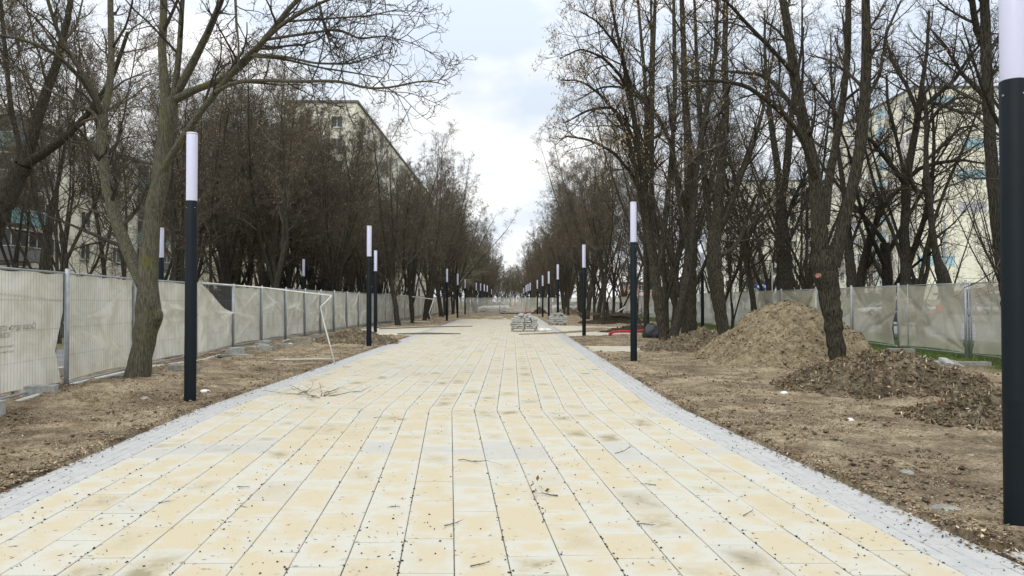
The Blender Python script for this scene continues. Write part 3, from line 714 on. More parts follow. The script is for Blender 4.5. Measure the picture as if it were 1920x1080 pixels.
lib('open2', seed=13, H=13, trunk_h=3.2, r0=.15, stems=3, spread=.34, nb=11, blen=2.8, up=.03, sub=6, tw=5, tl=2, leaf=0, bark='bark_dark', twig='twig_dark')
lib('pole1', seed=31, H=13.5, trunk_h=5.5, r0=.11, nb=34, blen=2.2, up=.08, leaf=900, single=True, sub=8, bark='bark_dark', twig='twig')
lib('pole2', seed=32, H=12.5, trunk_h=4.8, r0=.09, nb=30, blen=2.0, up=.10, leaf=900, single=True, sub=8, bark='bark_dark', twig='twig_dark')
lib('pole3', seed=33, H=13, trunk_h=4.2, r0=.14, stems=2, spread=.14, nb=16, blen=2.2, up=.08, bmin=.28, leaf=900, bark='bark_dark', twig='twig')
lib('willow', seed=9, H=17, trunk_h=3.5, r0=.24, stems=6, spread=.55, nb=11, blen=3.6, up=-.02, sub=9, tw=7, tl=3, bark='bark', twig='twig_pale', twup=-.04, thick=1.2)
lib('gnarled', seed=10, H=11, trunk_h=3.6, r0=.20, stems=5, spread=.7, nb=9, blen=2.6, up=.03, sub=7, tw=6, tl=2, leaf=0, bark='bark_dark', twig='twig_dark')
LOOK = dict(pole1='slender upright bare tree', pole2='thin upright dark tree', pole3='twin stemmed upright tree', lime1='tall many stemmed bare tree', lime2='dark many stemmed bare tree', lime3='tall straight bare tree', dense1='dark densely twigged tree', dense2='brown densely twigged tree', single1='single trunked dark tree', thin1='slim young bare tree', fork1='leaning forked bare tree', open1='open crowned bare tree', open2='dark open crowned bare tree', willow='pale wispy tree', gnarled='gnarled dark tree')
def nth(i):
    b = ['nearest', 'second', 'third', 'fourth', 'fifth', 'sixth', 'seventh', 'eighth', 'ninth', 'tenth', 'eleventh', 'twelfth', 'thirteenth', 'fourteenth', 'fifteenth', 'sixteenth', 'seventeenth', 'eighteenth', 'nineteenth']
    if i < 19: return b[i]
    t = ('twentieth', 'thirtieth', 'fortieth'); u = ('twenty', 'thirty', 'forty'); i += 1
    return t[i//10-2] if i % 10 == 0 else u[i//10-2]+' '+['', 'first', 'second', 'third', 'fourth', 'fifth', 'sixth', 'seventh', 'eighth', 'ninth'][i % 10]
LFX = [(-6.42, 5.6), (-6.86, 8.9), (-7.28, 12.2), (-7.74, 15.3), (-8.02, 19.0), (-8.45, 22.6), (-8.5, 25.3), (-8.5, 28), (-8.5, 30.6), (-8.5, 33.1), (-8.5, 35.6), (-8.5, 38.4), (-8.5, 41.3)]
while LFX[-1][1] < 90: LFX.append((-8.5+.006*(LFX[-1][1]+2.85-41), LFX[-1][1]+2.85))
RFY = [6.5, 9.6, 12.7, 15.8, 19.0, 22.3, 25.4, 28.5, 32, 35.7, 39]
while RFY[-1] < 96: RFY.append(RFY[-1]+3.1)
def behind_left(x, y):
    q = x/y
    for i in range(len(LFX)-1):
        if LFX[i][0]/LFX[i][1] <= q < LFX[i+1][0]/LFX[i+1][1]: return max(i-1, 0)
    return 0 if q < LFX[0][0]/LFX[0][1] else len(LFX)-3
def behind_right(x, y):
    q = x/y
    for i in range(len(RFY)-1):
        if 11.6/RFY[i+1] <= q < 11.6/RFY[i]: return max(i-3, 0)
    return 0 if q > 1 else len(RFY)-5
def place_tree(kind, x, y, s, rz, label, group=None, z=None, sz=1.0):
    src, parts = LIB[kind]
    r = src.copy(); COL.objects.link(r); r.empty_display_size = .3
    if '_parts' in r: del r['_parts']
    r.location = (x, y, (0.0 if z is None else z)); r.rotation_euler = (0, 0, rz); r.scale = (s, s, s*sz)
    for p in parts: c = p.copy(); COL.objects.link(c); c.parent = r
    return tag(r, label, 'tree', group)

# trees traced from the photo: limbs as pixel paths at a distance, given depth of their own
def traced(name, label, D0, limbs, seed, nb=7, blen=1.5, bark='bark_moss', twig='twig', leaf=0, group=None, leafm='dryleaf', sub=6, tw=6, tl=2, bang=.85, up=.05, bmin=.25, thick=1.0, leafsize=.07, ls=1.0, wf=.9):
    r = np.random.default_rng(seed)
    base = W(*limbs[0][0][0][:2], D0); base[2] = 0
    root = thing(name, label, 'tree', tuple(base), 0, group)
    trunk = MB(); crown = MB(); BP = []; BR = []; BL = []
    for pts, dep, kind in limbs:
        P = []; Rd = []
        for i, q in enumerate(pts):
            D = D0+dep*(i/(len(pts)-1)) if not isinstance(dep, (list, tuple)) else D0+dep[0]+(dep[1]-dep[0])*i/(len(pts)-1)
            P.append(W(q[0], q[1], D)); Rd.append(q[2]/2*D/F*wf)
        P = np.array(P); Rd = np.array(Rd)
        s = np.concatenate([[0], np.cumsum(np.linalg.norm(np.diff(P, axis=0), axis=1))]); K = 26; u = np.linspace(0, s[-1], K)
        Q = np.stack([np.interp(u, s, P[:, j]) for j in range(3)], 1); Qr = np.interp(u, s, Rd)
        for _ in range(2): Q[1:-1] = .25*Q[:-2]+.5*Q[1:-1]+.25*Q[2:]
        amp = Qr.mean()*.12; Q[1:] += r.normal(0, 1, (K-1, 3))*amp*.35
        if kind == 't':
            sides = 14; Q = np.vstack([Q]); Qr = Qr*(1+.05*r.normal(0, 1, K)); Qr[0] *= 1.22; Qr[1] *= 1.08
        else: sides = 9
        trunk.tubes((Q-base)[None], Qr[None], sides)
        if kind not in 'tk': BP.append(Q-base); BR.append(Qr); BL.append(s[-1])
    BP = np.array(BP); BR = np.array(BR); BL = np.array(BL)
    P, D, Rr, t = kids(BP, BR, nb, bmin, bang, r, rr=.5)
    bl = blen*ls*(1.1-.5*t)*(.5+.9*r.random(len(P))); Rr = np.clip(Rr, .008, .04)
    bp, brd = sprout(P, D, bl, Rr, 6, .13, up, .3, r); crown.tubes(bp, brd, 5)
    ends = twiggery(crown, bp, brd, bl, r, sub, tw, tl, thick=thick, sr=.5)
    trunk.build('trunk', M[bark], root, True); crown.build('crown', M[twig], root)
    if leaf: mb = MB(); mb.add(*leaf_bits(ends, leaf, leafsize, r)); mb.build('dry_leaves', M[leafm], root)
    return root
# near left tree
traced('mossy_tree', 'large mossy forked tree with a swollen trunk beside the nearest left lamp post', 12.9, [
 ([(250,732,48),(260,690,43),(270,645,42),(277,612,46),(279,596,52),(279,578,44),(276,535,37),(279,470,34),(287,400,33),(302,330,33),(312,240,30),(319,192,34)], 0, 't'),
 ([(290,612,20),(296,592,22),(288,570,14)], -.14, 'k'),
 ([(312,200,20),(303,100,16),(308,0,14),(300,-180,9),(310,-400,4)], .5, 's'),
 ([(324,196,14),(336,100,11),(342,0,9),(352,-200,4)], -.6, 's'),
 ([(322,190,18),(365,112,15),(395,50,13),(420,-10,11),(440,-160,6),(470,-330,3)], -.8, 's'),
 ([(318,192,18),(372,165,14),(430,146,13),(476,100,12),(520,45,11),(562,-8,9),(640,-70,6),(740,-140,3)], -1.0, 's'),
 ([(296,338,16),(325,285,15),(372,215,13),(412,165,12),(445,125,11),(490,80,9),(530,42,8),(600,5,6),(690,-30,3)], -1.6, 's'),
 ([(404,172,8),(440,152,8),(500,151,7),(575,153,6.5),(640,151,6),(672,163,5),(705,168,4.5),(755,160,4),(800,148,3),(836,160,1.5)], (-1.5,-2.6), 'b'),
 ([(476,102,6),(540,107,5),(590,119,4.5),(660,120,4),(700,105,2.5),(735,98,1.5)], (-1,-2.2), 'b'),
 ([(470,105,6),(530,110,5),(600,127,4),(660,136,3),(720,147,1.8)], (-1,-1.6), 'b'),
 ([(495,75,6),(560,65,5.5),(636,54,5),(672,74,4),(732,65,3),(755,88,1.5)], (-1,-2), 'b'),
 ([(540,40,5),(610,35,4),(690,30,3),(745,18,2)], (-1,-2), 'b'),
 ([(598,4,6),(606,40,5),(615,66,4)], (-1.2,-1.3), 'b'),
 ([(440,-40,6),(443,40,5),(448,90,4),(445,130,3)], (-1.0,-1.4), 'b'),
 ([(268,535,26),(243,478,25),(216,410,23),(200,350,20),(190,262,20),(193,215,18)], .6, 's'),
 ([(193,222,14),(207,160,14),(209,90,12),(207,0,11),(205,-200,6)], (.6,1.4), 's'),
 ([(192,218,12),(180,180,11),(148,128,9),(112,70,8),(92,10,7),(60,-120,4)], (.6,-.6), 's'),
 ([(190,210,9),(165,165,9),(128,120,8),(86,90,7),(30,70,6),(-40,62,5),(-160,40,2)], (.6,-1.0), 's'),
 ([(200,360,8),(186,212,5),(120,185,5),(60,150,4),(0,105,3),(-60,60,2)], (.5,.2), 'b'),
], 21, nb=9, wf=.95, blen=1.25, twig='twig_dark', sub=4, tw=4, tl=2, bmin=.22, bang=.8)
# near right trees
G_R = 'bare trees on the right verge'
traced('forked_tree', 'forked rough barked tree with a sawn knot between the two front earth heaps', 15.7, [
 ([(1574,700,34),(1568,650,35),(1561,600,38),(1553,545,42),(1547,500,54),(1546,470,58)], 0, 't'),
 ([(1540,480,34),(1534,410,32),(1532,350,28),(1528,320,26),(1506,230,24),(1487,130,20),(1478,50,18),(1462,-20,15),(1440,-180,9),(1430,-340,4)], -.6, 's'),
 ([(1546,420,20),(1552,345,18),(1567,270,16),(1582,180,14),(1591,80,13),(1590,-10,12),(1600,-200,5)], .7, 's'),
 ([(1560,500,32),(1578,440,27),(1592,370,23),(1612,290,23),(1622,190,22),(1625,80,20),(1623,-10,16),(1620,-200,9),(1640,-380,4)], (0,-.5), 's'),
 ([(1530,330,12),(1500,250,11),(1460,205,10),(1400,160,9),(1340,150,7),(1275,152,3)], (-.3,-2), 'b'),
 ([(1490,140,9),(1450,95,9),(1405,50,8),(1370,10,6),(1320,-30,4)], (-.4,-2), 'b'),
 ([(1520,250,12),(1490,205,11),(1455,160,9),(1430,140,8),(1380,135,6),(1320,130,3)], (-.4,1.5), 'b'),
 ([(1622,190,8),(1650,140,7),(1662,60,6),(1690,0,4)], (-.3,1), 'b'),
], 22, nb=9, blen=1.4, bark='bark', twig='twig_dark', sub=6, tw=5, tl=2, leaf=900, leafm='seedleaf', leafsize=.06, group=G_R)
mb = MB(); c_ = W(1536, 517, 15.45); q = MB().tube([c_, c_+np.array([-.07, -.08, 0])], [.05, .045], 10)
root_ = [o for o in COL.objects if o.name.startswith('forked_tree')][0]
q.v = [v-np.array(root_.location) for v in q.v]; q.build('sawn_knot', mat('sawn_wood', (.32, .17, .12), .9, var=.3, vscale=20), root_)
traced('leaning_tree', 'thick upright tree behind the root covered heap, just left of the sandy heap', 25.5, [
 ([(1359,645,22),(1353,600,26),(1346,555,29),(1339,500,31),(1338,455,30),(1346,400,26)], 0, 't'),
 ([(1345,410,22),(1350,340,18),(1356,280,17),(1362,200,15),(1358,100,12),(1362,0,10),(1370,-150,5)], .5, 's'),
 ([(1345,440,14),(1365,400,13),(1385,340,11),(1410,280,9),(1432,200,7),(1450,100,5)], (0,-1), 's'),
 ([(1340,460,12),(1325,390,11),(1318,300,10),(1310,200,9),(1305,80,7),(1300,-60,4)], (0,1), 's'),
 ([(1348,480,10),(1372,470,9),(1392,440,8),(1410,380,6),(1440,330,4)], (0,1.5), 'b'),
], 23, nb=12, blen=2.1, bark='bark', twig='twig_dark', sub=7, tw=6, tl=2, leaf=1500, group=G_R)
traced('clustered_tree', 'thick bulging straight trunk between a slanting trunk and the lamp by the fence', 29, [
 ([(1296,622,20),(1297,570,22),(1294,520,25),(1297,470,25),(1293,400,24),(1292,330,22)], 0, 't'),
 ([(1292,340,20),(1290,260,17),(1284,180,14),(1282,90,12),(1278,0,10),(1280,-130,5)], .5, 's'),
 ([(1294,350,13),(1312,280,12),(1325,200,10),(1340,120,8),(1345,20,7),(1350,-80,4)], (0,-.8), 's'),
 ([(1292,420,10),(1270,330,9),(1255,260,8),(1225,200,7),(1180,165,6),(1130,160,4),(1080,190,2)], (0,-3), 's'),
 ([(1300,470,10),(1318,400,9),(1338,330,8),(1352,240,6)], (0,1.2), 's'),
], 24, nb=12, blen=2.2, bark='bark', twig='twig_dark', sub=7, tw=6, tl=2, leaf=1500, leafm='seedleaf', group=G_R)
traced('slanting_tree', 'slanting dark trunk leaning right against the thick straight trunk', 24.6, [
 ([(1262,634,20),(1270,600,19),(1280,560,18),(1288,520,17),(1294,470,15)], 0, 't'),
 ([(1294,475,14),(1300,400,12),(1306,320,11),(1318,240,9),(1335,150,7),(1350,60,5)], (0,.8), 's'),
 ([(1292,490,9),(1280,420,8),(1268,350,7),(1262,260,6),(1250,160,4)], (0,-.8), 's'),
], 25, nb=12, blen=1.9, bark='bark_dark', sub=6, tw=6, tl=2, group=G_R)
traced('multi_stem_tree', 'tall tree of many slender stems holding pale dry seeds over the second right lamp post', 25, [
 ([(1248,636,24),(1240,595,23),(1232,550,22),(1226,500,21)], 0, 't'),
 ([(1226,505,16),(1214,430,15),(1206,350,13),(1196,270,12),(1184,190,10),(1168,110,8),(1150,30,6),(1135,-60,4)], (0,-1.4), 's'),
 ([(1228,500,13),(1222,420,12),(1222,320,11),(1222,220,10),(1224,120,9),(1228,20,7),(1230,-100,4)], (0,.4), 's'),
 ([(1232,520,13),(1245,440,12),(1254,350,11),(1262,260,10),(1266,170,9),(1264,60,8),(1262,-60,5)], (0,.8), 's'),
 ([(1224,490,11),(1212,400,10),(1210,300,9),(1212,200,8),(1205,100,7),(1196,0,5)], (0,1.2), 's'),
 ([(1218,450,10),(1200,380,9),(1190,300,8),(1165,225,7),(1130,180,6),(1090,150,4),(1050,150,2)], (0,-3), 's'),
 ([(1212,400,8),(1188,330,7),(1150,285,6),(1105,262,5),(1060,255,3)], (0,-2), 'b'),
 ([(1206,330,8),(1185,250,7),(1150,200,6),(1105,205,5),(1060,230,3)], (0,-2.4), 'b'),
 ([(1196,250,8),(1170,150,7),(1135,110,6),(1090,90,4),(1050,110,2)], (-.5,-3), 'b'),
 ([(1190,180,7),(1160,90,6),(1120,40,4),(1085,20,2)], (-1,-3), 'b'),
], 26, nb=11, blen=1.9, bark='bark', twig='twig_dark', sub=7, tw=5, tl=2, leaf=4200, leafm='seedleaf', leafsize=.07, group=G_R)
traced('pole_like_tree', 'slim straight dark trunk just right of the red hose', 30.5, [
 ([(1213,622,12),(1212,560,12),(1211,480,12),(1210,400,11)], 0, 't'),
 ([(1210,410,10),(1212,320,9),(1218,200,8),(1222,80,6),(1220,-20,4)], (0,.6), 's'),
 ([(1210,440,7),(1198,360,6),(1185,280,5),(1170,200,4)], (0,-1), 's'),
], 27, nb=13, blen=1.9, bark='bark_dark', sub=6, tw=6, tl=2, group=G_R)
traced('tall_edge_tree', 'tall trunk curving up beside the big lamp post at the right border', 16.6, [
 ([(1904,668,34),(1898,600,33),(1890,540,31),(1880,480,29),(1871,420,27)], 0, 't'),
 ([(1871,425,27),(1862,340,24),(1856,250,23),(1851,150,22),(1848,60,20),(1845,-40,17),(1840,-220,8)], .4, 's'),
 ([(1850,95,14),(1832,60,13),(1822,0,12),(1815,-120,6)], (.4,-.4), 's'),
 ([(1858,200,10),(1836,170,10),(1805,140,8),(1775,90,7),(1750,60,5)], (.4,1.4), 'b'),
 ([(1852,100,9),(1870,75,8),(1885,50,6),(1915,10,4)], (.4,.9), 'b'),
], 28, nb=9, blen=1.6, bark='bark_dark', twig='twig_dark', sub=6, tw=5, tl=2, group=G_R)
G_B = 'gnarled trees behind the right fence'
traced('knotty_tree', 'knotty dark tree behind the right fence directly left of the blue house number plate', 27, [
 ([(1699,560,26),(1698,520,20),(1699,480,22),(1694,440,20),(1699,400,17),(1698,345,18)], 0, 't'),
 ([(1698,350,17),(1706,300,15),(1716,250,14),(1724,200,13),(1730,150,9),(1738,100,7),(1742,20,5)], (0,.5), 's'),
 ([(1697,345,12),(1680,320,10),(1655,290,9),(1635,262,8),(1600,250,5)], (0,-1.2), 's'),
 ([(1697,350,8),(1690,300,7),(1676,240,7),(1664,190,6),(1662,140,4)], (0,-.8), 's'),
 ([(1702,335,10),(1725,315,9),(1760,305,8),(1805,300,6),(1850,308,3)], (0,-1.5), 'b'),
 ([(1722,210,10),(1755,180,9),(1790,150,8),(1815,110,6),(1840,80,4)], (.4,-1.5), 'b'),
 ([(1722,215,9),(1700,160,8),(1675,120,7),(1660,70,5)], (.4,1), 'b'),
 ([(1726,190,8),(1760,195,7),(1800,210,6),(1850,215,3)], (.4,-1.5), 'b'),
], 29, nb=10, blen=1.6, bark='bark_dark', twig='twig_dark', sub=6, tw=5, tl=2, group=G_B)
traced('knotty_tree', 'dark tree with an elbow bend behind the right fence, in front of the street lamp', 25.6, [
 ([(1775,560,30),(1770,522,26),(1758,490,16),(1750,450,13),(1745,400,12),(1740,360,17),(1737,335,20)], 0, 't'),
 ([(1737,345,14),(1736,290,10),(1738,230,9),(1735,190,7),(1728,140,4)], (0,.4), 's'),
 ([(1734,360,9),(1718,358,9),(1708,340,7),(1700,320,6)], (0,-.4), 's'),
 ([(1738,235,8),(1760,205,7),(1790,185,6),(1815,182,4)], (.2,-1), 'b'),
 ([(1738,300,7),(1770,270,6),(1800,240,5),(1830,235,3)], (.2,-1), 'b'),
], 30, nb=10, blen=1.6, bark='bark_dark', twig='twig_dark', sub=6, tw=5, tl=2, group=G_B)
traced('knotty_tree', 'stubby slanting tree behind the right fence leaning right, between two upright trunks', 29, [
 ([(1605,560,20),(1613,525,19),(1620,490,17),(1630,450,16),(1642,420,14)], 0, 't'),
 ([(1642,422,11),(1652,395,10),(1672,368,9),(1690,352,7)], (0,.5), 's'),
 ([(1620,505,11),(1632,492,9),(1636,490,7)], (0,-.2), 's'),
 ([(1640,420,7),(1646,392,6),(1650,380,4)], (0,-.6), 's'),
], 31, nb=6, blen=1.3, bark='bark_dark', twig='twig_dark', sub=5, tw=5, tl=2, group=G_B)
for lab, D0, pp, seed in (('stout dark trunk behind the right fence left of the tall sandy heap', 34, [(1474,570,34),(1472,500,30),(1468,440,26),(1464,380,22)], 32), ('slim leaning trunk behind the right fence right beside the forked tree', 28, [(1598,560,22),(1596,520,20),(1592,470,18),(1588,420,16)], 34), ('narrower dark trunk just left of the stout one behind the right fence', 37, [(1462,560,14),(1462,500,13),(1461,440,12),(1463,380,11)], 33)):
    x_, y_ = pp[-1][0], pp[-1][1]; w_ = pp[-1][2]
    traced('dark_tree', lab, D0, [(pp, 0, 't'), ([(x_, y_, w_*.8), (x_-8, y_-80, w_*.65), (x_-22, y_-170, w_*.5), (x_-30, y_-270, w_*.3), (x_-30, y_-360, w_*.15)], (0, 1), 's'),
      ([(x_+1, y_, w_*.8), (x_+14, y_-80, w_*.6), (x_+20, y_-180, w_*.45), (x_+40, y_-290, w_*.25), (x_+40, y_-380, w_*.12)], (0, -1), 's'),
      ([(x_, y_+60, w_*.4), (x_+25, y_-10, w_*.35), (x_+50, y_-60, w_*.2)], (0, -1), 'b')], seed, nb=12, blen=2.2, bark='bark_dark', twig='twig_dark', sub=7, tw=6, tl=2, group=G_B)
# left foreground leaning tree behind the fence
traced('leaning_tree', 'thick dark tree leaning right behind the left fence at the left border', 19, [
 ([(-60,560,44),(-30,480,42),(0,400,40),(28,340,36),(45,310,34)], 0, 't'),
 ([(45,312,26),(60,260,24),(80,190,20),(110,110,16),(130,20,12),(150,-120,6)], (0,.6), 's'),
 ([(45,310,22),(85,285,19),(120,260,16),(165,215,13),(210,150,10),(240,60,7)], (0,-.6), 's'),
 ([(10,370,12),(40,290,11),(20,200,10),(10,100,9),(0,-20,6)], (0,1.5), 's'),
], 35, nb=11, blen=2.0, bark='bark', sub=7, tw=6, tl=2, leaf=700, group='trees behind the left fence')
traced('leaning_tree', 'slim tree with a short fork behind the left fence near its nearest post', 21, [
 ([(78,560,22),(84,500,21),(90,440,17),(98,390,13),(105,360,10)], 0, 't'),
 ([(100,380,9),(112,330,8),(122,270,6),(140,190,4),(150,90,3)], (0,.5), 's'),
 ([(88,440,7),(75,410,6),(60,350,5),(55,290,3)], (0,-.5), 's'),
], 36, nb=9, blen=1.4, bark='bark', sub=6, tw=5, tl=2, group='trees behind the left fence')
# mass of trees behind the left fence
r_ = random.Random(5)
GL = 'dense bare trees behind the left fence'
ROWN = ('first row', 'second row', 'third row', 'back row')
used_lab = {}
def put_left(kind, x, y, s, row):
    i = behind_left(x, y)
    for alt in [kind, 'pole1', 'pole2', 'pole3', 'dense1', 'dense2', 'lime1', 'fork1', 'open2', 'single1', 'lime3']:
        if (alt, i, row) not in used_lab: kind = alt; used_lab[(alt, i, row)] = 1; break
    lab = '%s over the %s left panel, %s' % (LOOK[kind], nth(i), ROWN[row])
    place_tree(kind, x, y, s, r_.uniform(0, 6.28), lab, GL)
yy = 16.5
while yy < 96:
    for row, xb in enumerate((-11.3, -14.8, -19, -24.5)):
        if r_.random() < (.06 if yy > 34 else .36): continue
        x = xb+r_.uniform(-1.2, 1.2); y = yy+r_.uniform(-1.6, 1.6)
        if abs(x/y*F+960-302) < 12 and y < 30: continue
        if abs(x/y*F+960-569) < 11 and y < 45: continue
        kind = r_.choice(['pole1', 'pole2', 'dense1', 'dense2', 'pole3', 'dense2', 'pole1', 'fork1', 'dense1', 'lime1', 'pole3'] if y > 30 else ['pole3', 'open2', 'pole1', 'pole2', 'pole1', 'thin1'])
        s = r_.uniform(.85, 1.05)*(1.12 if row > 1 else .97)
        px = x/y*F+960
        if 430 < px < 600: s *= 1.16
        if px > 640 and y < 80: s *= .80
        if px > 740: s *= 1.12
        put_left(kind, x, y, s, row)
    yy += 3.1
for i, (px, y, s_, k) in enumerate(((470, 52, 1.28, 'dense1'), (505, 58, 1.3, 'lime1'), (540, 55, 1.22, 'dense2'), (572, 62, 1.3, 'dense1'), (600, 60, 1.2, 'lime1'), (618, 70, 1.32, 'dense2'), (650, 72, 1.2, 'lime3'), (672, 80, 1.15, 'dense1'), (700, 84, 1.15, 'dense2'), (590, 78, 1.5, 'single1'), (632, 66, 1.12, 'dense1'), (660, 88, 1.3, 'dense2'), (690, 76, 1.0, 'lime1'), (715, 90, 1.1, 'dense1'))):
    place_tree(k, (px-960)/F*y, y, s_, i*1.3, '%s at the very back over the %s left fence panel' % (LOOK[k], nth(behind_left((px-960)/F, 1.0))), GL)
for i, (x, y, s_, k) in enumerate(((7.75, 33.5, .98, 'open1'), (10.2, 36, 1.0, 'open2'), (7.6, 37.5, .95, 'open1'), (8.4, 41, 1.0, 'lime1'), (10.3, 31.5, .9, 'single1'), (9.8, 44.5, 1.0, 'open1'), (13.6, 40, 1.05, 'open1'), (14.2, 36.5, 1, 'open2'), (14.8, 27, .9, 'open1'), (18, 45, 1, 'open2'), (8.9, 30.2, .9, 'thin1'))):
    place_tree(k, x, y, s_, i*1.7+.4, '%s close %s the %s right fence panel' % (LOOK[k], 'before' if x < 11 else 'over', nth(behind_right(x, y))), 'bare trees of the strip behind the right fence')
# avenue rows beyond the plaza
def arow(side, i): return '%s in the %s avenue row past the plaza' % (nth(i), side)
for i, y in enumerate((46, 49.5, 53, 57, 61, 65.5, 70, 75, 80, 85, 89, 93.5)):
    k = r_.choice(['dense1', 'dense2', 'lime3', 'dense1'])
    place_tree(k, -7.0+r_.uniform(-.5, .5), y+r_.uniform(-.6, .6), r_.uniform(.88, 1.04)*(1.15 if y > 64 else .85), r_.uniform(0, 6.28), LOOK[k]+', '+arow('left', i), 'bare trees along the avenue')
for i, y in enumerate((47.5, 50.5, 54, 58, 62, 67, 72, 77, 82, 87, 91, 94.5)):
    k = r_.choice(['dense1', 'lime3', 'dense2', 'dense2'])
    place_tree(k, 6.1+r_.uniform(-.4, .8), y+r_.uniform(-.5, .5), r_.uniform(.92, 1.06)*(1.08 if y > 64 else .95), r_.uniform(0, 6.28), LOOK[k]+', '+arow('right', i), 'bare trees along the avenue')
for y in range(116, 230, 7):
    for x in (-10, -6.6, 6.2, 9.5):
        place_tree(r_.choice(['lime1', 'lime3', 'dense2', 'dense1']), x+r_.uniform(-1, 1), y+r_.uniform(-2, 2), r_.uniform(.9, 1.15), r_.uniform(0, 6.28), 'distant bare tree %s of the avenue beyond the end fence' % ('left' if x < 0 else 'right'), 'trees beyond the end fence')
for i, (x, y, s_, k) in enumerate(((-7, 228, 1.0, 'lime1'), (-3.5, 236, .75, 'willow'), (-.5, 240, .62, 'willow'), (2.5, 238, .66, 'dense2'), (5.5, 228, .95, 'willow'), (-5, 250, 1.0, 'willow'), (0, 256, .7, 'dense2'), (4, 252, .9, 'lime1'), (-2, 262, .8, 'dense2'), (2, 264, .8, 'dense2'), (-4.2, 214, .85, 'dense1'), (-2.2, 232, .95, 'dense2'), (-.8, 244, .9, 'lime1'), (.8, 236, .88, 'dense1'), (2.8, 226, .9, 'lime1'), (4.4, 216, .95, 'dense2'), (-1.5, 270, 1.1, 'dense2'), (1.2, 275, 1.1, 'dense1'), (3.4, 270, 1.15, 'lime2'), (-3.6, 272, 1.2, 'lime2'))):
    place_tree(k, x, y, s_, r_.uniform(0, 6), 'pale distant tree closing the end of the avenue', 'trees closing the view')
place_tree('willow', -8.5, 101, .98, 1.0, 'pale green drooping willow rising beyond the end fence on the left')
place_tree('willow', -11, 112, 1.05, 2.2, 'second pale willow standing behind the first beyond the end fence')
# trees right, behind and before the right fence
GR2 = 'bare trees of the strip behind the right fence'
yy = 36
while yy < 108:
    for row, xb in enumerate((9.2, 13.8)):
        if row == 0 and (yy < 40 or r_.random() < .3): continue
        if r_.random() < .10: continue
        x = xb+r_.uniform(-.9, .9); y = yy+r_.uniform(-1.5, 1.5); k = r_.choice(['open1', 'open2', 'lime1', 'single1', 'open1', 'thin1', 'fork1'])
        place_tree(k, x, y, r_.uniform(.85, 1.05), r_.uniform(0, 6.28), '%s %s the %s right fence panel' % (LOOK[k], 'before' if row == 0 else 'over', nth(behind_right(x, y))), GR2)
    yy += 4.6
for k in range(30):
    x = r_.uniform(32, 47); y = 58+k*3.3; kk_ = r_.choice(['thin1', 'single1', 'open2', 'open1'])
    place_tree(kk_, x, y, r_.uniform(.7, 1.0), r_.uniform(0, 6.28), '%s across the street over the %s right panel' % (LOOK[kk_], nth(behind_right(x, y))), GR2)
for x, y, k, s, lab in ((12.9, 17.0, 'gnarled', .95, 'gnarled tree behind the right fence next to the big lamp post'), (15.0, 22.6, 'thin1', .8, 'thin sapling behind the fence left of the edge tree'), (14.2, 21.5, 'thin1', .7, 'thinnest sapling behind the right fence beside the street lamp'), (14.6, 29, 'gnarled', 1.05, 'gnarled tree behind the right fence, before the tower block'), (13.2, 33.5, 'open1', .9, 'many stemmed tree behind the right fence above the sandy heap')):
    place_tree(k, x, y, s, r_.uniform(0, 6.28), lab, GR2)

# ------------------------------------------------------------------ lamp posts
def make_lamp():
    t = bpy.data.objects.new('lamp_post', None)
    H = 3.95; rr = .083; a = np.linspace(0, 2*math.pi, 33)[:-1]
    def lathe(prof, s=32):
        mb = MB(); r = np.array([p[0] for p in prof]); z = np.array([p[1] for p in prof]); an = np.arange(s+1)*2*math.pi/s
        X = r[:, None]*np.cos(an); Y = r[:, None]*np.sin(an); Z = np.repeat(z[:, None], s+1, 1); mb.grid(X, Y, Z); return mb
    p = lathe([(rr, -.4), (rr, 2.955), (rr-.004, 2.96), (rr-.02, 2.962), (0, 2.962)]).build('pole', M['pole'], t, True, link=False)
    d = lathe([(rr-.006, 2.963), (rr-.006, 3.925), (rr-.012, 3.938), (0, 3.94)]).build('diffuser', M['diffuser'], t, True, link=False)
    c = lathe([(rr-.004, 3.941), (rr-.003, 3.95), (rr-.012, 3.957), (0, 3.957)]).build('top_cap', M['sign_white'], t, True, link=False)
    out = [p, d, c]
    mb = MB(); an_ = np.linspace(-.42, .42, 7); X_ = (rr+.0015)*np.sin(an_); Y_ = -(rr+.0015)*np.cos(an_); mb.grid(np.tile(X_, (2, 1)), np.tile(Y_, (2, 1)), np.array([[.55]*7, [.85]*7])); out.append(mb.build('service_door', M['pole'], t, True, link=False))
    for an in (-2.1, -.6, .9, 2.4):
        x, y = math.cos(an)*(rr-.001), math.sin(an)*(rr-.001)
        mb = MB().tube([(x, y, 2.86), (x+math.cos(an)*.004, y+math.sin(an)*.004, 2.86)], [.0075, .006], 8)
        out.append(mb.build('bolt', M['steel'], t, link=False))
    return t, out
lt, lparts = make_lamp()
ordn = ['nearest', 'second', 'third', 'fourth', 'fifth', 'sixth', 'seventh', 'eighth', 'ninth', 'tenth', 'eleventh', 'twelfth', 'thirteenth']
def lamp(x, y, label, group):
    t = lt.copy(); COL.objects.link(t); t.location = (x, y, 0); t.rotation_euler = (0, 0, random.uniform(0, 6.28))
    for p in lparts:
        if p.name.startswith('bolt') and y > 25: continue
        c = p.copy(); COL.objects.link(c); c.parent = t
    tag(t, label, 'lamp post', group); return t
GLP = 'black lamp posts with white luminous tops'
left = [(358, 10.85), (692, 24.3), (838, 56.5), (858, 66.5), (872, 83), (893, 98.5), (901, 103), (908, 108), (913.5, 115), (921.7, 150)]
for i, (px, D) in enumerate(left):
    lamp((px-960)/F*D, D, '%s black lamp post with white top in the row left of the avenue' % ordn[i] if D < 95 else '%s distant lamp post beyond the end fence on the left' % ordn[i-5], GLP)
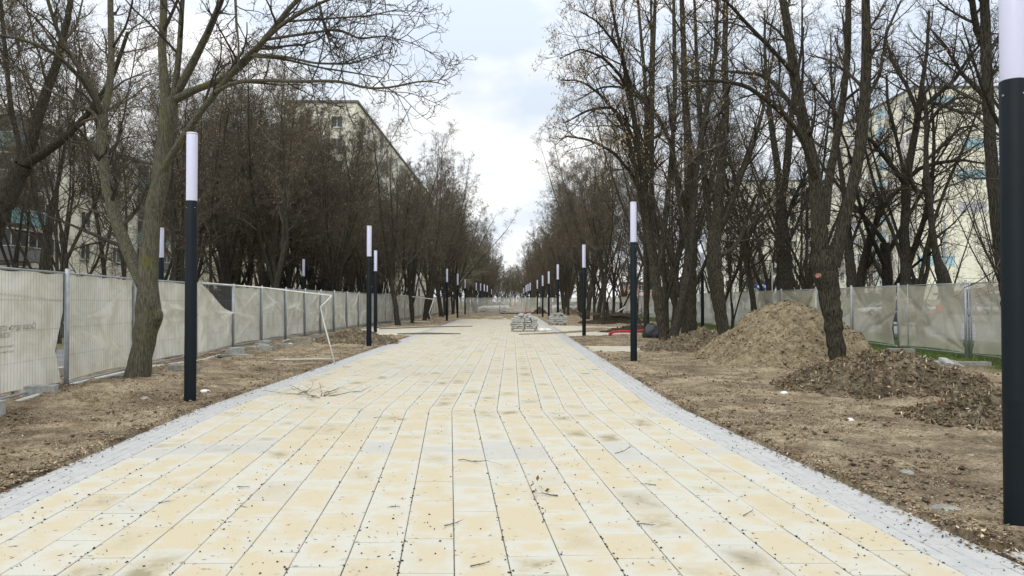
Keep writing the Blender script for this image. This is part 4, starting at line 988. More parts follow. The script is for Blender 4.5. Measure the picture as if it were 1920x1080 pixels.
lamp(-256/F*36.1, 36.1, 'black lamp post at the left plaza rim, just right of the second left lamp', GLP)
right = [(1904.5, 4.93), (1188, 18.45), (1095, 32.4), (1046, 49.7), (1029, 61.5), (1017.5, 71), (1007.5, 85.8), (994, 99.5), (990, 106), (986.5, 113), (982, 140)]
for i, (px, D) in enumerate(right):
    lamp((px-960)/F*D, D, '%s black lamp post with white top in the row right of the avenue' % ordn[i] if D < 95 else '%s distant lamp post beyond the end fence on the right' % ordn[i-7], GLP)
for px, D, lab in ((302, 24.9, 'lamp post behind the left fence, its white top right of the mossy trunk'), (569, 43.4, 'lamp post behind the middle of the left fence among dark trunks'), (785.7, 86, 'far lamp post behind the left fence among the far trunks'), (842.5, 100, 'far lamp post close behind the third left lamp'),
                   (1317, 37.7, 'black lamp post close to the right fence between thick trunks'), (1055.6, 88, 'far lamp post half hidden beside the fourth right lamp')):
    lamp((px-960)/F*D, D, lab, GLP)

# ------------------------------------------------------------------ temporary fences
def make_frame(wd, H=1.98):
    mb = MB()
    for x in (0.02, wd-.02): mb.tube([(x, 0, .03), (x, 0, H)], .021, 10)
    mb.tube([(.02, 0, H-.02), (wd-.02, 0, H-.02)], .017, 8); mb.tube([(.02, 0, .16), (wd-.02, 0, .16)], .017, 8)
    return mb
def make_wires(wd, H=1.98, step=.085, hstep=.45):
    mb = MB(); n = int((wd-.06)/step)
    xs = .03+np.arange(1, n)*(wd-.06)/n; P = np.zeros((len(xs), 2, 3)); P[:, :, 0] = xs[:, None]; P[:, 0, 2] = .17; P[:, 1, 2] = H-.03
    mb.tubes(P, np.full((len(xs), 2), .0022), 3)
    zs = np.arange(.17, H-.03, hstep); Q = np.zeros((len(zs), 2, 3)); Q[:, 0, 0] = .03; Q[:, 1, 0] = wd-.03; Q[:, :, 2] = zs[:, None]
    mb.tubes(Q, np.full((len(zs), 2), .0022), 3); return mb
def make_fabric(wd, seed, H=1.98, off=.035, res=.035, torn=None, sag=.03, slack=1.0):
    """screen cloth tied behind the wires (y = +off); torn='corner' lets its top right corner hang"""
    nx = int(wd/res); nz = int((H-.2)/res); u = np.linspace(0, 1, nx); v = np.linspace(0, 1, nz); Uu, Vv = np.meshgrid(u, v)
    X = .035+Uu*(wd-.07); Z = .19+Vv*(H-.215)
    Z -= sag*np.sin(Uu*math.pi*random.choice([1, 2, 3]))**2*(Vv**3)
    Z += .035*np.sin(Uu*math.pi)*(1-Vv)**3
    s = seed*13.7
    Y = off + slack*(.05*fbm(X*1.1+s, Z*.9, 4, seed)+.012*fbm(X*6+s, Z*2, 3, seed+3))
    rr_ = random.Random(seed)
    for k in range(4):  # taut diagonal folds running from the ties
        x0, z0 = rr_.choice([(0, 1), (1, 1), (0, 0), (1, 0), (0, .55), (1, .5)]); a = math.atan2((.5-z0)*2+rr_.uniform(-.5, .5), (.5-x0)*2+rr_.uniform(-.4, .4))
        dd = (Uu-x0)*math.sin(a)-(Vv-z0)*math.cos(a); al = (Uu-x0)*math.cos(a)+(Vv-z0)*math.sin(a)
        Y -= slack*.045*np.exp(-(dd/(.02+.05*np.clip(al, 0, 1)))**2)*np.exp(-((al-.35)/.4)**2)*(al > 0)
    if torn == 'corner':
        dz = 1.02*np.clip((Uu-.08)/.92, 0, 1)**1.0; top = H-.02-dz*.78-.12*np.sin(Uu*math.pi)
        Z = .19+Vv*(top-.19); Y = Y-.10*Vv**5*np.sin(np.clip(Uu*1.3, 0, 1)*math.pi)-.03
        Y += .04*np.sin(Uu*9+Vv*3)*(Vv > .6)*(Vv-.6)
    if torn == 'side':      # one lower side has come loose and gapes open
        pull = np.clip(1-Uu/.35, 0, 1)*np.clip(1-np.abs(Vv-.28)/.42, 0, 1); X = X+pull*.28
    if torn == 'lift':
        pull = np.clip((Uu-.72)/.28, 0, 1)*np.clip(1-np.abs(Vv-.3)/.36, 0, 1); X = X-pull*.25
    mb = MB(); mb.grid(X, Y, Z); return mb
def panel(p0, p1, fab, label, group, seed, torn=None, wires=True, res=.035, side=1, clamp=True, fabricflip=1, slack=1.0):
    p0 = Vector((p0[0], p0[1], 0)); p1 = Vector((p1[0], p1[1], 0)); d = p1-p0; wd = d.length
    t = thing('mesh_fence', label, 'fence panel', tuple(p0), math.atan2(d.y, d.x), group)
    make_frame(wd).build('frame', M['steel'], t, True)
    if wires: make_wires(wd).build('wire_grid', M['wire'], t)
    f = make_fabric(wd, seed, off=.035*side, torn=torn, res=res, slack=slack)
    f.build('screen_fabric', M[fab], t, True)
    if clamp:
        mb = MB(); mb.tube([(0, -.03*side, 1.15), (0, .03*side, 1.15)], .022, 8); mb.box((0, 0, 1.15), (.09, .03, .05)); mb.build('clamp', M['steel'], t)
    return t
def mast(x, y, z1, label, group, parentname='fence_post', r=.03):
    mb = MB(); mb.tube([(0, 0, -.1), (0, 0, z1)], r, 12); mb.box((0, 0, .004+.02), (.12, .12, .03)); o = mb.build(parentname, M['steel'], None, True); o.location = (x, y, 0); return tag(o, label, 'fence post', group)
# left fence
LF = [(-6.42, 5.6), (-6.86, 8.9), (-7.28, 12.2), (-7.74, 15.3), (-8.02, 19.0), (-8.45, 22.6)]
D = 22.6
for DD in (25.3, 28, 30.6, 33.1, 35.6, 38.4, 41.3): LF.append((-8.5, DD))
D = 41.3
while D < 90: D += 2.85; LF.append((-8.5+.006*(D-41), D))
GF = 'mesh fence panels with pale screen fabric along the left side'
PL = []
for i in range(len(LF)-1):
    tn = 'corner' if i == 4 else ('lift' if i == 1 else None)
    lab = '%s fence panel of the left side counted from the camera, pale screen fabric' % nth(i-1) if i else 'left fence panel beyond the left border of the photo'
    if i == 4: lab = 'left fence panel whose fabric has torn off and hangs from its upper corner'
    if i == 1: lab = 'left fence panel with mirrored faint print on its pale fabric'
    t = panel(LF[i], LF[i+1], 'fab_l', lab, GF, 100+i, tn, wires=D_ if (D_ := LF[i][1] < 60) else False, res=.03 if i < 8 else .06 if i < 16 else .12, side=1, slack=.3 if i == 1 else 1.3)
    PL.append(t)
for i in (2, 3, 5, 6, 7, 8, 9, 10, 11, 12):
    mast(LF[i][0]+.05, LF[i][1]-.06, 2.03, 'grey steel post clamped at the %s joint of the left fence' % nth(i-2), 'steel posts of the left fence', r=.036 if i == 2 else .03)
# print on the second left panel, seen from its back
def text_part(txt, size, x_right, z, parent, thick_off):
    cu = bpy.data.curves.new('printed_text', 'FONT'); cu.body = txt; cu.size = size; cu.align_x = 'LEFT'
    ob = bpy.data.objects.new('tmp', cu); me = bpy.data.meshes.new_from_object(ob); bpy.data.objects.remove(ob)
    co = np.zeros(len(me.vertices)*3); me.vertices.foreach_get('co', co); co = co.reshape(-1, 3)
    new = np.stack([x_right-co[:, 0], np.full(len(co), thick_off), z+co[:, 1]], 1)
    me.vertices.foreach_set('co', new.ravel()); me.materials.clear(); me.materials.append(M['print'])
    o = bpy.data.objects.new('printed_text', me); COL.objects.link(o); o.parent = parent; return o
for txt, size, pxr, py in (("Скоро здесь станет", .125, 70, 616), ("КОМФОРТНЕЕ", .10, 22, 633), ("Приносим свои извинения", .05, 30, 650), ("за временные неудобства", .05, 30, 660)):
    a_ = PL[1]; p0 = Vector(LF[1]); p1 = Vector(LF[2]); dd = (p1-p0); wd = dd.length
    # distance along the panel where the pixel column meets it
    u = (pxr-960)/F; s_ = (u*p0.y-p0.x)/((dd.x-u*dd.y)/wd); Dp = p0.y+dd.y/wd*s_
    text_part(txt, size, s_, W(pxr, py, Dp)[2], PL[1], .014)
mb = MB(); zx = np.linspace(.3, 3.2, 60); zz = 1.53+.035*(np.arange(60) % 2)+.05*np.sin(zx*1.3); mb.tube(np.stack([zx, 0*zx+.014, zz], 1), .0022, 3, cap=False); mb.build('stitched_zigzag', M['print'], PL[1])
# white pipe along the foot of the left fence
pp_ = [(x+.16, y, .03+float(base_h(np.array(x+.16), np.array(y)))) for x, y in LF[:8]]
mb = MB(); mb.tube(pp_, .028, 10); o = mb.build('ground_pipe', M['pipe_white'], None, True); tag(o, 'white plastic pipe lying along the foot of the left fence', 'pipe')
# right fence
RF = [(11.6, D) for D in (6.5, 9.6, 12.7, 15.8, 19.0, 22.3, 25.4, 28.5, 32, 35.7, 39)]
D = 39.0
while D < 96: D += 3.1; RF.append((11.6, D))
GF2 = 'mesh fence panels with see-through tan fabric along the right side'
for i in range(len(RF)-1):
    tn = {4: 'side', 5: 'side', 3: 'lift', 6: 'lift'}.get(i)
    lab = '%s fence panel of the right side counted from the camera, thin tan fabric' % nth(i-3) if i > 2 else '%s right fence panel beyond the right border of the photo' % nth(i)
    dx0 = .06*math.sin(i*2.1); dx1 = .06*math.sin((i+1)*2.1)
    panel((RF[i][0]+dx0, RF[i][1]+.03), (RF[i+1][0]+dx1, RF[i+1][1]-.03), 'fab_r' if i < 9 else 'fab_f', lab, GF2, 200+i, tn, wires=RF[i][1] < 50, res=.03 if 2 < i < 8 else .07 if i < 14 else .14, side=1, slack=1.6)
for i in (4, 5, 6, 8, 9): mast(RF[i][0]-.06, RF[i][1], 2.04, 'grey steel post at the %s joint of the right fence' % nth(i-4), 'steel posts of the right fence', r=.033)
mast(11.5, 21.7, 2.0, 'thin leaning rail post before the second gap of the right fence', 'steel posts of the right fence', r=.014)
mast(11.5, 33.0, 3.2, 'tall thin steel pole standing beside the right fence behind the sandy heap', 'steel posts of the right fence', r=.025)
# rope slung along the right fence
mb = MB(); tt = np.linspace(0, 1, 24); a_ = np.array([11.42, 32.2, 1.9]); b_ = np.array([11.42, 23.0, 1.86]); pts = a_+(b_-a_)*tt[:, None]; pts[:, 2] -= .28*np.sin(tt*math.pi)
mb.tube(pts, .010, 6); o = mb.build('slack_rope', mat('rope', (.42, .33, .20), .9), None, True); tag(o, 'slack tan rope slung along the top of the right fence', 'rope')
# end fence
GF3 = 'mesh fence panels closing the end of the avenue'
X = -8.3; k = 0
while X < 11.3:
    panel((X, 97), (min(X+3.35, 11.6), 97), 'fab_e', '%s panel from the left of the end fence across the avenue' % nth(k), GF3, 300+k, wires=False, res=.12, side=-1); X += 3.35; k += 1
# bent barrier frames standing out from the left fence
def barrier(pts, label, r=.018):
    t = thing('bent_barrier', label, 'barrier', tuple(pts[0][0][:2])+(0,), 0, 'bent pipe frames by the left fence')
    b = np.array([pts[0][0][0], pts[0][0][1], 0])
    for nm, P in zip(('top_rail', 'bent_post', 'bottom_rail'), pts):
        mb = MB(); mb.tube(np.array(P)-b, r if nm != 'bottom_rail' else r*.8, 10); mb.build(nm, M['pipe_white'], t, True)
    return t
E1 = 17.9
barrier([[W(380, 530, 20.6), W(500, 540, 19), W(622, 554.5, E1)], [W(622, 554.5, E1), W(612, 565, E1), W(601, 575, E1), W(606, 600, E1), W(616, 637, E1), W(628, 683, E1-.1)], [W(410, 676, 18.9), W(520, 674, 18.3), W(625, 673, E1)]], 'pale bent pipe frame swung out from the left fence before the second lamp')
E2 = 50
barrier([[W(722, 551, 52), W(770, 556, 51), W(813, 561, E2)], [W(813, 561, E2), W(805, 586, E2), W(811, 607, E2)], [W(722, 601, 52), W(811, 604, E2)]], 'small pale bent pipe frame at the far left before the thick trunk', r=.035)
mb = MB(); mb.tube([W(1172, 575, 60), W(1150, 590, 58), W(1138, 600, 57)], .05, 8); o = mb.build('bent_pipe', M['pipe_white'], None, True); tag(o, 'pale bent pipe sticking out of the far branch heap on the right', 'pipe')
mb = MB(); mb.tube([W(542+560, 0, 1)*0+W(1216, 545, 34), W(1262, 547, 35), W(1268, 549, 35)], .02, 8); 
# ------------------------------------------------------------------ concrete blocks and pavers
def block(px, py, size, rz, label, m='concrete', z=0, name='concrete_block', holes=False, D=None, tilt=0, group='concrete blocks by the fences'):
    g = G(px, py, z) if D is None else np.array([(px-960)/F*D, D, z])
    g0 = float(np.maximum(base_h(np.array([g[0]]), np.array([g[1]])), 0)[0])
    mb = MB(); mb.box((0, 0, size[2]/2), size); o = mb.build(name, M[m]); o.location = (g[0], g[1]+size[1]/2, z if z else g0-.01); o.rotation_euler = (tilt, 0, rz); bevel(o, .008)
    return tag(o, label, 'concrete block', group)
def hollow(px, D, z, rz, label, size=(.2, .4, .19)):
    x = (px-960)/F*D; t = thing('hollow_block', label, 'concrete block', (x, D, z), rz, 'concrete blocks by the fences')
    mb = MB(); sx, sy, sz = size; mb.box((0, 0, sz/2), size); o = mb.build('block_body', M['concrete_l'], t); bevel(o, .006)
    for i in (-1, 1):
        for j in (-1, 0, 1):
            q = MB(); q.tube([(sx/2*.45*i, j*.05, .04+.11*(i > 0)), (sx/2*.45*i, j*.05, .05+.11*(i > 0))], .012, 8)
    return t
hb = lambda x, y: float(np.maximum(base_h(np.array([x]), np.array([y])), 0)[0])
def blk(x, y, size, rz, label, m='concrete', z=None, tilt=0):
    mb = MB(); mb.box((0, 0, size[2]/2), size); o = mb.build('concrete_block', M[m]); o.location = (x, y, hb(x, y)-.02 if z is None else z); o.rotation_euler = (tilt, 0, rz); bevel(o, .008)
    return tag(o, label, 'concrete block', 'concrete blocks by the fences')
ax_ = lambda px, D: (px-960)/F*D
blk(ax_(76, 11.1), 11.1, (.45, .2, .15), .25, 'pale block holding down the left fence at its nearest post', 'concrete_l')
blk(ax_(-6, 9.4), 9.4, (.18, .14, .2), .1, 'small pale block end cut by the left border of the picture', 'concrete_l')
blk(ax_(345, 14.9), 14.9, (.55, .2, .14), .05, 'grey block lying behind the nearest left lamp post', 'concrete')
blk(ax_(246, 13.9), 13.9, (.9, .2, .14), .1, 'long grey block beside the foot of the mossy tree', 'concrete')
blk(ax_(442, 19.9), 19.9, (.85, .35, .06), -.1, 'flat slab under the hollow brick at the torn panel', 'concrete')
blk(ax_(443, 20.0), 20.0, (.24, .42, .22), -.35, 'hollow pale brick standing on a flat slab at the torn panel', 'concrete_l', z=hb(ax_(443, 20), 20)+.045)
blk(ax_(489, 21.6), 21.6, (.75, .25, .13), -.05, 'grey block with two flat pieces on it, right of the hollow brick', 'concrete')
blk(ax_(497, 21.8), 21.8, (.3, .25, .09), .1, 'lower flat piece of the small stack at the left fence', 'concrete_l', z=hb(ax_(489, 21.6), 21.6)+.112)
blk(ax_(498, 21.8), 21.8, (.33, .25, .07), -.1, 'upper flat piece of the small stack at the left fence', 'concrete', z=hb(ax_(489, 21.6), 21.6)+.204)
blk(ax_(537, 24.4), 24.4, (.6, .22, .12), -.05, 'grey block lying along the left fence below the bent frame', 'concrete')
blk(ax_(569, 26.2), 26.2, (.65, .22, .2), 0, 'tall grey block left of the bent post', 'concrete')
blk(ax_(601, 29.2), 29.2, (.55, .22, .17), 0, 'grey block right of the bent post at the left fence', 'concrete')
blk(ax_(622, 31.4), 31.4, (.5, .22, .2), 0, 'grey block half behind the earth heap at the left fence', 'concrete')
for k, (px, D) in enumerate(((719, 45.5), (733, 50), (742, 55), (755, 60), (764, 66))):
    blk(ax_(px, D), D, (.8, .25, .14), 0, ('%s small block of the far left fence past the plaza' % nth(k)))
blk(ax_(1688, 20.6), 20.6, (.68, .22, .15), -.08, 'grey kerb block on the grass under the right fence', 'concrete')
blk(ax_(1707, 18.9), 18.9, (.42, .2, .13), -.05, 'pale block in front of the grey kerb block on the right grass', 'concrete_l')
blk(ax_(1822, 17.2), 17.2, (.75, .22, .12), .02, 'grey block right of the stack of pavers under the right fence', 'concrete')
blk(ax_(1367, 30.5), 30.5, (.35, .3, .25), .2, 'dark lump of stone at the foot of the right fence left of the sandy heap', 'concrete')
for k, (dx, dz, ta) in enumerate(((-.17, .02, 0), (0, .04, .22), (.16, .04, .30), (-.05, .11, .12))):
    mb = MB()
    for j in range(3): mb.box((0, (j-1)*.105, .03), (.20, .1, .06))
    x = ax_(1777, 16.6)+dx; o = mb.build('ribbed_paver', M['concrete_l' if k == 3 else 'concrete']); o.location = (x, 16.6, hb(x, 16.6)+dz); o.rotation_euler = (.35, ta, .1); bevel(o, .006)
    tag(o, ('leftmost', 'middle', 'rightmost', 'topmost')[k]+' ribbed grey paver of the small tumbled stack on the right grass', 'paver', 'tumbled pavers on the right grass')
mb = MB(); mb.box((0, 0, .03), (.14, .08, .05)); o = mb.build('red_scrap', M['red']); o.location = (ax_(1765, 15.9), 15.9, hb(ax_(1765, 15.9), 15.9)+.01); bevel(o, .01); tag(o, 'small red scrap in front of the tumbled pavers', 'litter')
# pallets of stone
stone = MB(); stone.box((0, 0, .04), (.36, .24, .08)); stone_o = stone.build('paving_stone', M['concrete_l'], link=False); bevel(stone_o, .012)
stone2 = MB(); stone2.box((0, 0, .05), (.26, .26, .10)); stone2_o = stone2.build('paving_stone', M['concrete_l'], link=False); bevel(stone2_o, .014)
def pallet(cx, cy, wx, wy, layers, label, seed, messy=True):
    rr_ = random.Random(seed)
    t = thing('wooden_pallet', label, 'pallet', (cx, cy, 0), .03*seed, 'wooden pallets on the plaza')
    for j in range(5):
        mb = MB(); mb.box((0, -wy/2+.05+j*(wy-.1)/4, .125), (wx, .1, .022)); mb.build('deck_board', M['wood'], t)
    for j in range(3):
        mb = MB(); mb.box((-wx/2+.06+j*(wx-.12)/2, 0, .065), (.1, wy, .09)); mb.build('bearer', M['wood'], t)
        mb = MB(); mb.box((-wx/2+.06+j*(wx-.12)/2, 0, .01), (.11, wy, .018)); mb.build('bottom_board', M['wood'], t)
    z = .137
    for l in range(layers):
        nx = 4 if l < layers-2 else 3 if l < layers-1 else 2
        for i in range(nx):
            for j in (-1, 0, 1):
                if l >= layers-2 and rr_.random() < .35: continue
                o = (stone_o if (l+i) % 3 else stone2_o).copy(); COL.objects.link(o)
                o.location = (cx+(i-(nx-1)/2)*(wx/4.05)*1.0+rr_.uniform(-.03, .03), cy+j*wy/3.3+rr_.uniform(-.03, .03), z+rr_.uniform(0, .01))
                last = l >= layers-2
                o.rotation_euler = (rr_.uniform(-.05, .05)*(5 if last and messy else 1), rr_.uniform(-.05, .05)*(5 if last and messy else 1), rr_.uniform(-.25, .25)*(3 if last else 1))
                o.scale = (.8+.3*rr_.random(), 1, .9+.3*rr_.random())
                tag(o, 'grey broken paving stone piled on the '+('front' if seed == 1 else 'rear')+' pallet', 'paving stone', 'stones piled on the '+('front' if seed == 1 else 'rear')+' pallet')
        z += .105
pallet(ax_(983, 37.4), 37.6, 1.3, .95, 7, 'weathered wooden pallet carrying the taller heap of stones on the avenue', 1)
pallet(ax_(1046, 47.2), 47.3, 1.15, .9, 6, 'weathered wooden pallet carrying the smaller stone stack right of the avenue', 2, False)
# slumped white sack beside the front pallet
def lumpy(name, label, cat, x, y, size, m, seed, z=None):
    n = 28; th = np.linspace(0, math.pi, n); ph = np.linspace(0, 2*math.pi, n*2)
    T, Pp = np.meshgrid(th, ph, indexing='ij'); r = 1+.55*fbm(np.cos(Pp)*1.6+T*1.5+seed, np.sin(Pp)*1.6+T*.8, 4, seed)
    X = np.sin(T)*np.cos(Pp)*r*size[0]; Y = np.sin(T)*np.sin(Pp)*r*size[1]; Z = np.maximum(np.cos(T)*r*size[2], -.35*size[2])+.35*size[2]
    mb = MB(); mb.grid(X, Y, Z, flip=True); o = mb.build(name, M[m], None, True); o.location = (x, y, max(hb(x, y), 0)-.01 if z is None else z); return tag(o, label, cat)
M['sack'] = mat('white_sack', (.66, .66, .63), .7, var=.15, vscale=8, bump=.6, bscale=25)
lumpy('white_sack', 'slumped white sack spilling by the front pallet of stones', 'sack', ax_(1015, 37.5), 37.4, (.3, .35, .13), 'sack', 3, z=0)
lumpy('white_sack', 'small crumpled white sack right of the larger one by the front pallet', 'sack', ax_(1026, 38), 38.2, (.22, .25, .09), 'sack', 9, z=0)
lumpy('black_bag', 'shiny black bag between slim trunks right of the red hose', 'bag', ax_(1226, 29.5), 29.6, (.42, .35, .42), 'black_bag', 5)
lumpy('black_bag', 'black bag at the foot of the right fence left of the sandy heap', 'bag', ax_(1362, 29.6), 29.6, (.3, .3, .16), 'black_bag', 8)
# red hose
mb = MB(); hp = np.array([G(x, y)+np.array([0, 0, .11]) for x, y in ((1143, 631), (1150, 627.5), (1165, 625.5), (1185, 626.5), (1200, 624.5), (1213, 623))])
mb.tube(hp, .055, 12); o = mb.build('corrugated_hose', M['red'], None, True); tag(o, 'red corrugated hose lying across the dirt behind the second right lamp', 'hose')
mb = MB(); hp = np.array([(1.2+.6*k, 89+.35*math.sin(k*1.3), .08+.10*(k % 2)) for k in range(5)]); mb.tube(hp, .07, 8); o = mb.build('corrugated_hose', M['red'], None, True); tag(o, 'far red hose piece near the end fence', 'hose')
mb = MB(); mb.box((0, 0, .08), (4.2, 1.2, .12), taper=.9); o = mb.build('steel_plate', M['rubber']); o.location = (0.55, 88.5, 0); bevel(o, .03); tag(o, 'flat black sheet stack lying before the end fence', 'sheet')
# branches and twigs lying about
def lying(name, label, x, y, n, Ln, seed, r0=.008, cat='branch', spread=6.28, a0=0, z=.006, m='twig'):
    r = np.random.default_rng(seed); mb = MB()
    P = np.zeros((n, 3)); P[:, :2] = r.normal(0, .06*Ln*n**.5, (n, 2)); a = a0+r.random(n)*spread
    Dd = np.stack([np.cos(a), np.sin(a), .03*np.ones(n)], 1)
    p, rd = sprout(P, Dd, Ln*(.5+.7*r.random(n)), np.full(n, r0), 7, .2, 0, .35, r); p[:, :, 2] = np.abs(p[:, :, 2])*.5+rd; mb.tubes(p, rd, 6)
    Pk, Dk, Rk, t = kids(p, rd, 4, .3, .8, r); Dk[:, 2] *= .2; q, qd = sprout(Pk, Dk, Ln*.35*(.4+r.random(len(Pk))), Rk, 4, .2, 0, .4, r); q[:, :, 2] = np.abs(q[:, :, 2]); mb.tubes(q, qd, 4)
    o = mb.build(name, M[m], None, True); o.location = (x, y, z); return tag(o, label, cat)
g = G(600, 745); lying('fallen_branch', 'tangle of thin fallen branches on the left half of the paving', g[0], g[1], 7, .85, 1, r0=.006)
g = G(560, 738); lying('fallen_branch', 'small bare twig tangle left of the larger one on the paving', g[0], g[1], 3, .6, 2, r0=.005)
g = G(850, 862); lying('fallen_twig', 'single curved forked twig on the paving left of the middle', g[0], g[1], 1, .42, 3, r0=.0045, a0=-.25, spread=.1)
g = G(1048, 932); o = lying('fallen_twig', 'short twig with a curled dry leaf cluster in the middle of the paving', g[0], g[1], 1, .26, 4, r0=.006, a0=2.3, spread=.1)
mb = MB(); r = np.random.default_rng(3); c_ = np.tile(np.array([[-.16, .14, .035]]), (7, 1)); mb.add(*leaf_bits(np.repeat(c_[:, None], 2, 1), 9, .055, r, .0)); mb.build('dry_leaf_cluster', LM[0], o)
g = G(1150, 853); lying('fallen_twig', 'thin straight twig across the slabs right of the middle', g[0], g[1], 1, .3, 6, r0=.004, a0=.1, spread=.1)
for i, (px, py, a) in enumerate(((735, 952, .3), (885, 1065, .2), (745, 787, .1), (1230, 912, 2.9), (830, 988, .3), (1195, 985, 0), (445, 915, .1), (300, 945, .2), (1395, 970, .7), (700, 785, .2))):
    g = G(px, py); lying('twig_scrap', 'tiny dark twig scrap lying on the slabs', g[0], g[1], 1, .12, 40+i, r0=.004, a0=a, spread=.1)
    COL.objects[-1]['group'] = 'tiny twig scraps on the paving'
for i, (x, y, L_, n_, s_) in enumerate(((6.4, 48.8, 2.2, 16, 50), (7.7, 49.3, 2.0, 12, 51))):
    o = lying('cut_branches', ('left', 'right')[i]+' tangle of cut branches on the dark heap beyond the curved path', x, y, n_, L_, s_, r0=.035, cat='branches', z=.55)
# pale stones and rubbish on the verges
for i, (px, py, s, lab) in enumerate(((1593, 795, .05, 'small white stone on the right dirt'), (1470, 742, .06, 'pinkish white stone at the foot of the low heap'), (1820, 862, .04, 'pale flat stone on the right dirt near the big lamp'), (1700, 893, .06, 'pale broken stone lump on the right dirt'), (1775, 955, .10, 'flat grey mortar patch near the foot of the big lamp'), (385, 740, .08, 'crumpled white scrap behind the nearest left lamp'), (272, 760, .07, 'pale stone below the mossy tree'), (540, 637, .12, 'pale stone left of the brown heap'), (545, 648, .1, 'white lump at the bottom left of the brown heap'), (640, 640, .12, 'white lump on the brown heap'), (687, 640, .12, 'white lump beside the second left lamp'))):
    g = G(px, py); x, y = g[0], g[1]
    lumpy('pale_stone', lab, 'stone', x, y, (s, s*.8, s*(.25 if 'flat' in lab else .5)), 'sack' if 'white' in lab else 'concrete', 20+i)

# ------------------------------------------------------------------ buildings
def facade_mat(name, c, seam, sx=3.2, sz=2.8, axis='Y', mortar=.02):
    m = mat(name, c, .9, var=.06, vscale=.25); t = m.node_tree; N = t.nodes; b = N['Principled BSDF']; src = b.inputs['Base Color'].links[0].from_socket
    g = N.new('ShaderNodeNewGeometry'); s = N.new('ShaderNodeSeparateXYZ'); t.links.new(g.outputs['Position'], s.inputs[0])
    ad = N.new('ShaderNodeMath'); ad.operation = 'ADD'; t.links.new(s.outputs[0], ad.inputs[0]); t.links.new(s.outputs[1], ad.inputs[1])
    cb = N.new('ShaderNodeCombineXYZ'); t.links.new(ad.outputs[0], cb.inputs[0]); t.links.new(s.outputs[2], cb.inputs[1])
    br = N.new('ShaderNodeTexBrick'); br.offset = 0; br.inputs['Scale'].default_value = 1; br.inputs['Brick Width'].default_value = sx; br.inputs['Row Height'].default_value = sz; br.inputs['Mortar Size'].default_value = mortar
    br.inputs['Color1'].default_value = (1, 1, 1, 1); br.inputs['Color2'].default_value = (.96, .96, .96, 1); br.inputs['Mortar'].default_value = (seam, seam, seam, 1); t.links.new(cb.outputs[0], br.inputs[0])
    x = N.new('ShaderNodeMixRGB'); x.blend_type = 'MULTIPLY'; x.inputs[0].default_value = 1; t.links.new(src, x.inputs[1]); t.links.new(br.outputs[0], x.inputs[2]); t.links.new(x.outputs[0], b.inputs['Base Color']); return m
M['cream'] = facade_mat('cream_wall', (.86, .83, .69), .75)
M['cream2'] = facade_mat('pale_wall', (.76, .74, .62), .75)
M['blue_panel'] = mat('blue_panel', (.44, .64, .72), .8); M['beige_panel'] = mat('beige_panel', (.46, .42, .32), .8); M['lilac_panel'] = mat('lilac_panel', (.50, .49, .52), .8)
M['teal'] = mat('teal_panel', (.22, .42, .45), .7); M['greypan'] = mat('grey_parapet', (.22, .22, .23), .8); M['roofcap'] = mat('roof_cap', (.15, .15, .15), .8)
M['brickred'] = mat('brick_red', (.42, .24, .19), .9, var=.2, vscale=1)
def win_proto(wd, ht, panes=2, axis='Y'):
    """window facing -X; origin at its centre on the wall plane"""
    mb = MB(); t = .07; d = .10
    mb.box((-d/2, 0, ht/2-t/2), (d, wd, t)); mb.box((-d/2, 0, -ht/2+t/2), (d, wd, t))
    for k in range(panes+1): mb.box((-d/2, -wd/2+t/2+(wd-t)*k/panes, 0), (d-.004, t, ht-2*t))
    mb.box((-.09, 0, -ht/2-.04), (.2, wd+.1, .05))
    f = mb.build('window', M['frame_w'], link=False)
    g = MB(); g.box((-.02, 0, 0), (.03, wd-2*t+.01, ht-2*t+.01)); p = g.build('pane', M['glass'], link=False); return f, p
W1 = win_proto(1.5, 1.45); W2 = win_proto(2.1, 1.45, 3); W3 = win_proto(1.1, .75, 2)
def put_win(pr, parent, x, y, z, rz=0):
    f = pr[0].copy(); COL.objects.link(f); f.parent = parent; f.location = (x, y, z); f.rotation_euler = (0, 0, rz)
    p = pr[1].copy(); COL.objects.link(p); p.parent = f
def part_box(name, parent, c, size, m, bev=0):
    mb = MB(); mb.box(c, size); o = mb.build(name, M[m], parent); return o
# left slab block, parallel to the avenue
t = thing('apartment_block', 'long cream apartment block with balconies behind the near left trees', 'building', (-38, 50, 0))
part_box('wall', t, (-6, 30, 7.8), (12, 84, 15.6), 'cream')
part_box('roof', t, (-6, 30, 15.75), (12.4, 84.4, .3), 'roofcap')
nw = 0
for s in range(5):
    z = 2.6+s*2.8
    for k in range(14):
        y = -4.5+k*5.2
        if k % 4 == 2:
            # balcony
            b = thing('balcony', None, None); b.parent = t; b.location = (.02, y+1.0, z)
            part_box('parapet', b, (.6, 0, -.35), (1.2, 4.2, 1.05), 'greypan' if (s+k) % 2 else 'teal')
            part_box('balcony_glazing', b, (.55, 0, .83), (1.05, 4.1, 1.25), 'glass')
            part_box('balcony_trim', b, (.62, 0, .21), (1.28, 4.3, .07), 'frame_w'); part_box('balcony_roof', b, (.62, 0, 1.5), (1.28, 4.3, .09), 'frame_w')
            for q in range(5): part_box('mullion', b, (1.1, -2+q*1.0, .84), (.05, .06, 1.22), 'frame_w')
        else:
            put_win(W1, t, .01, y, z+.55, math.pi); nw += 1
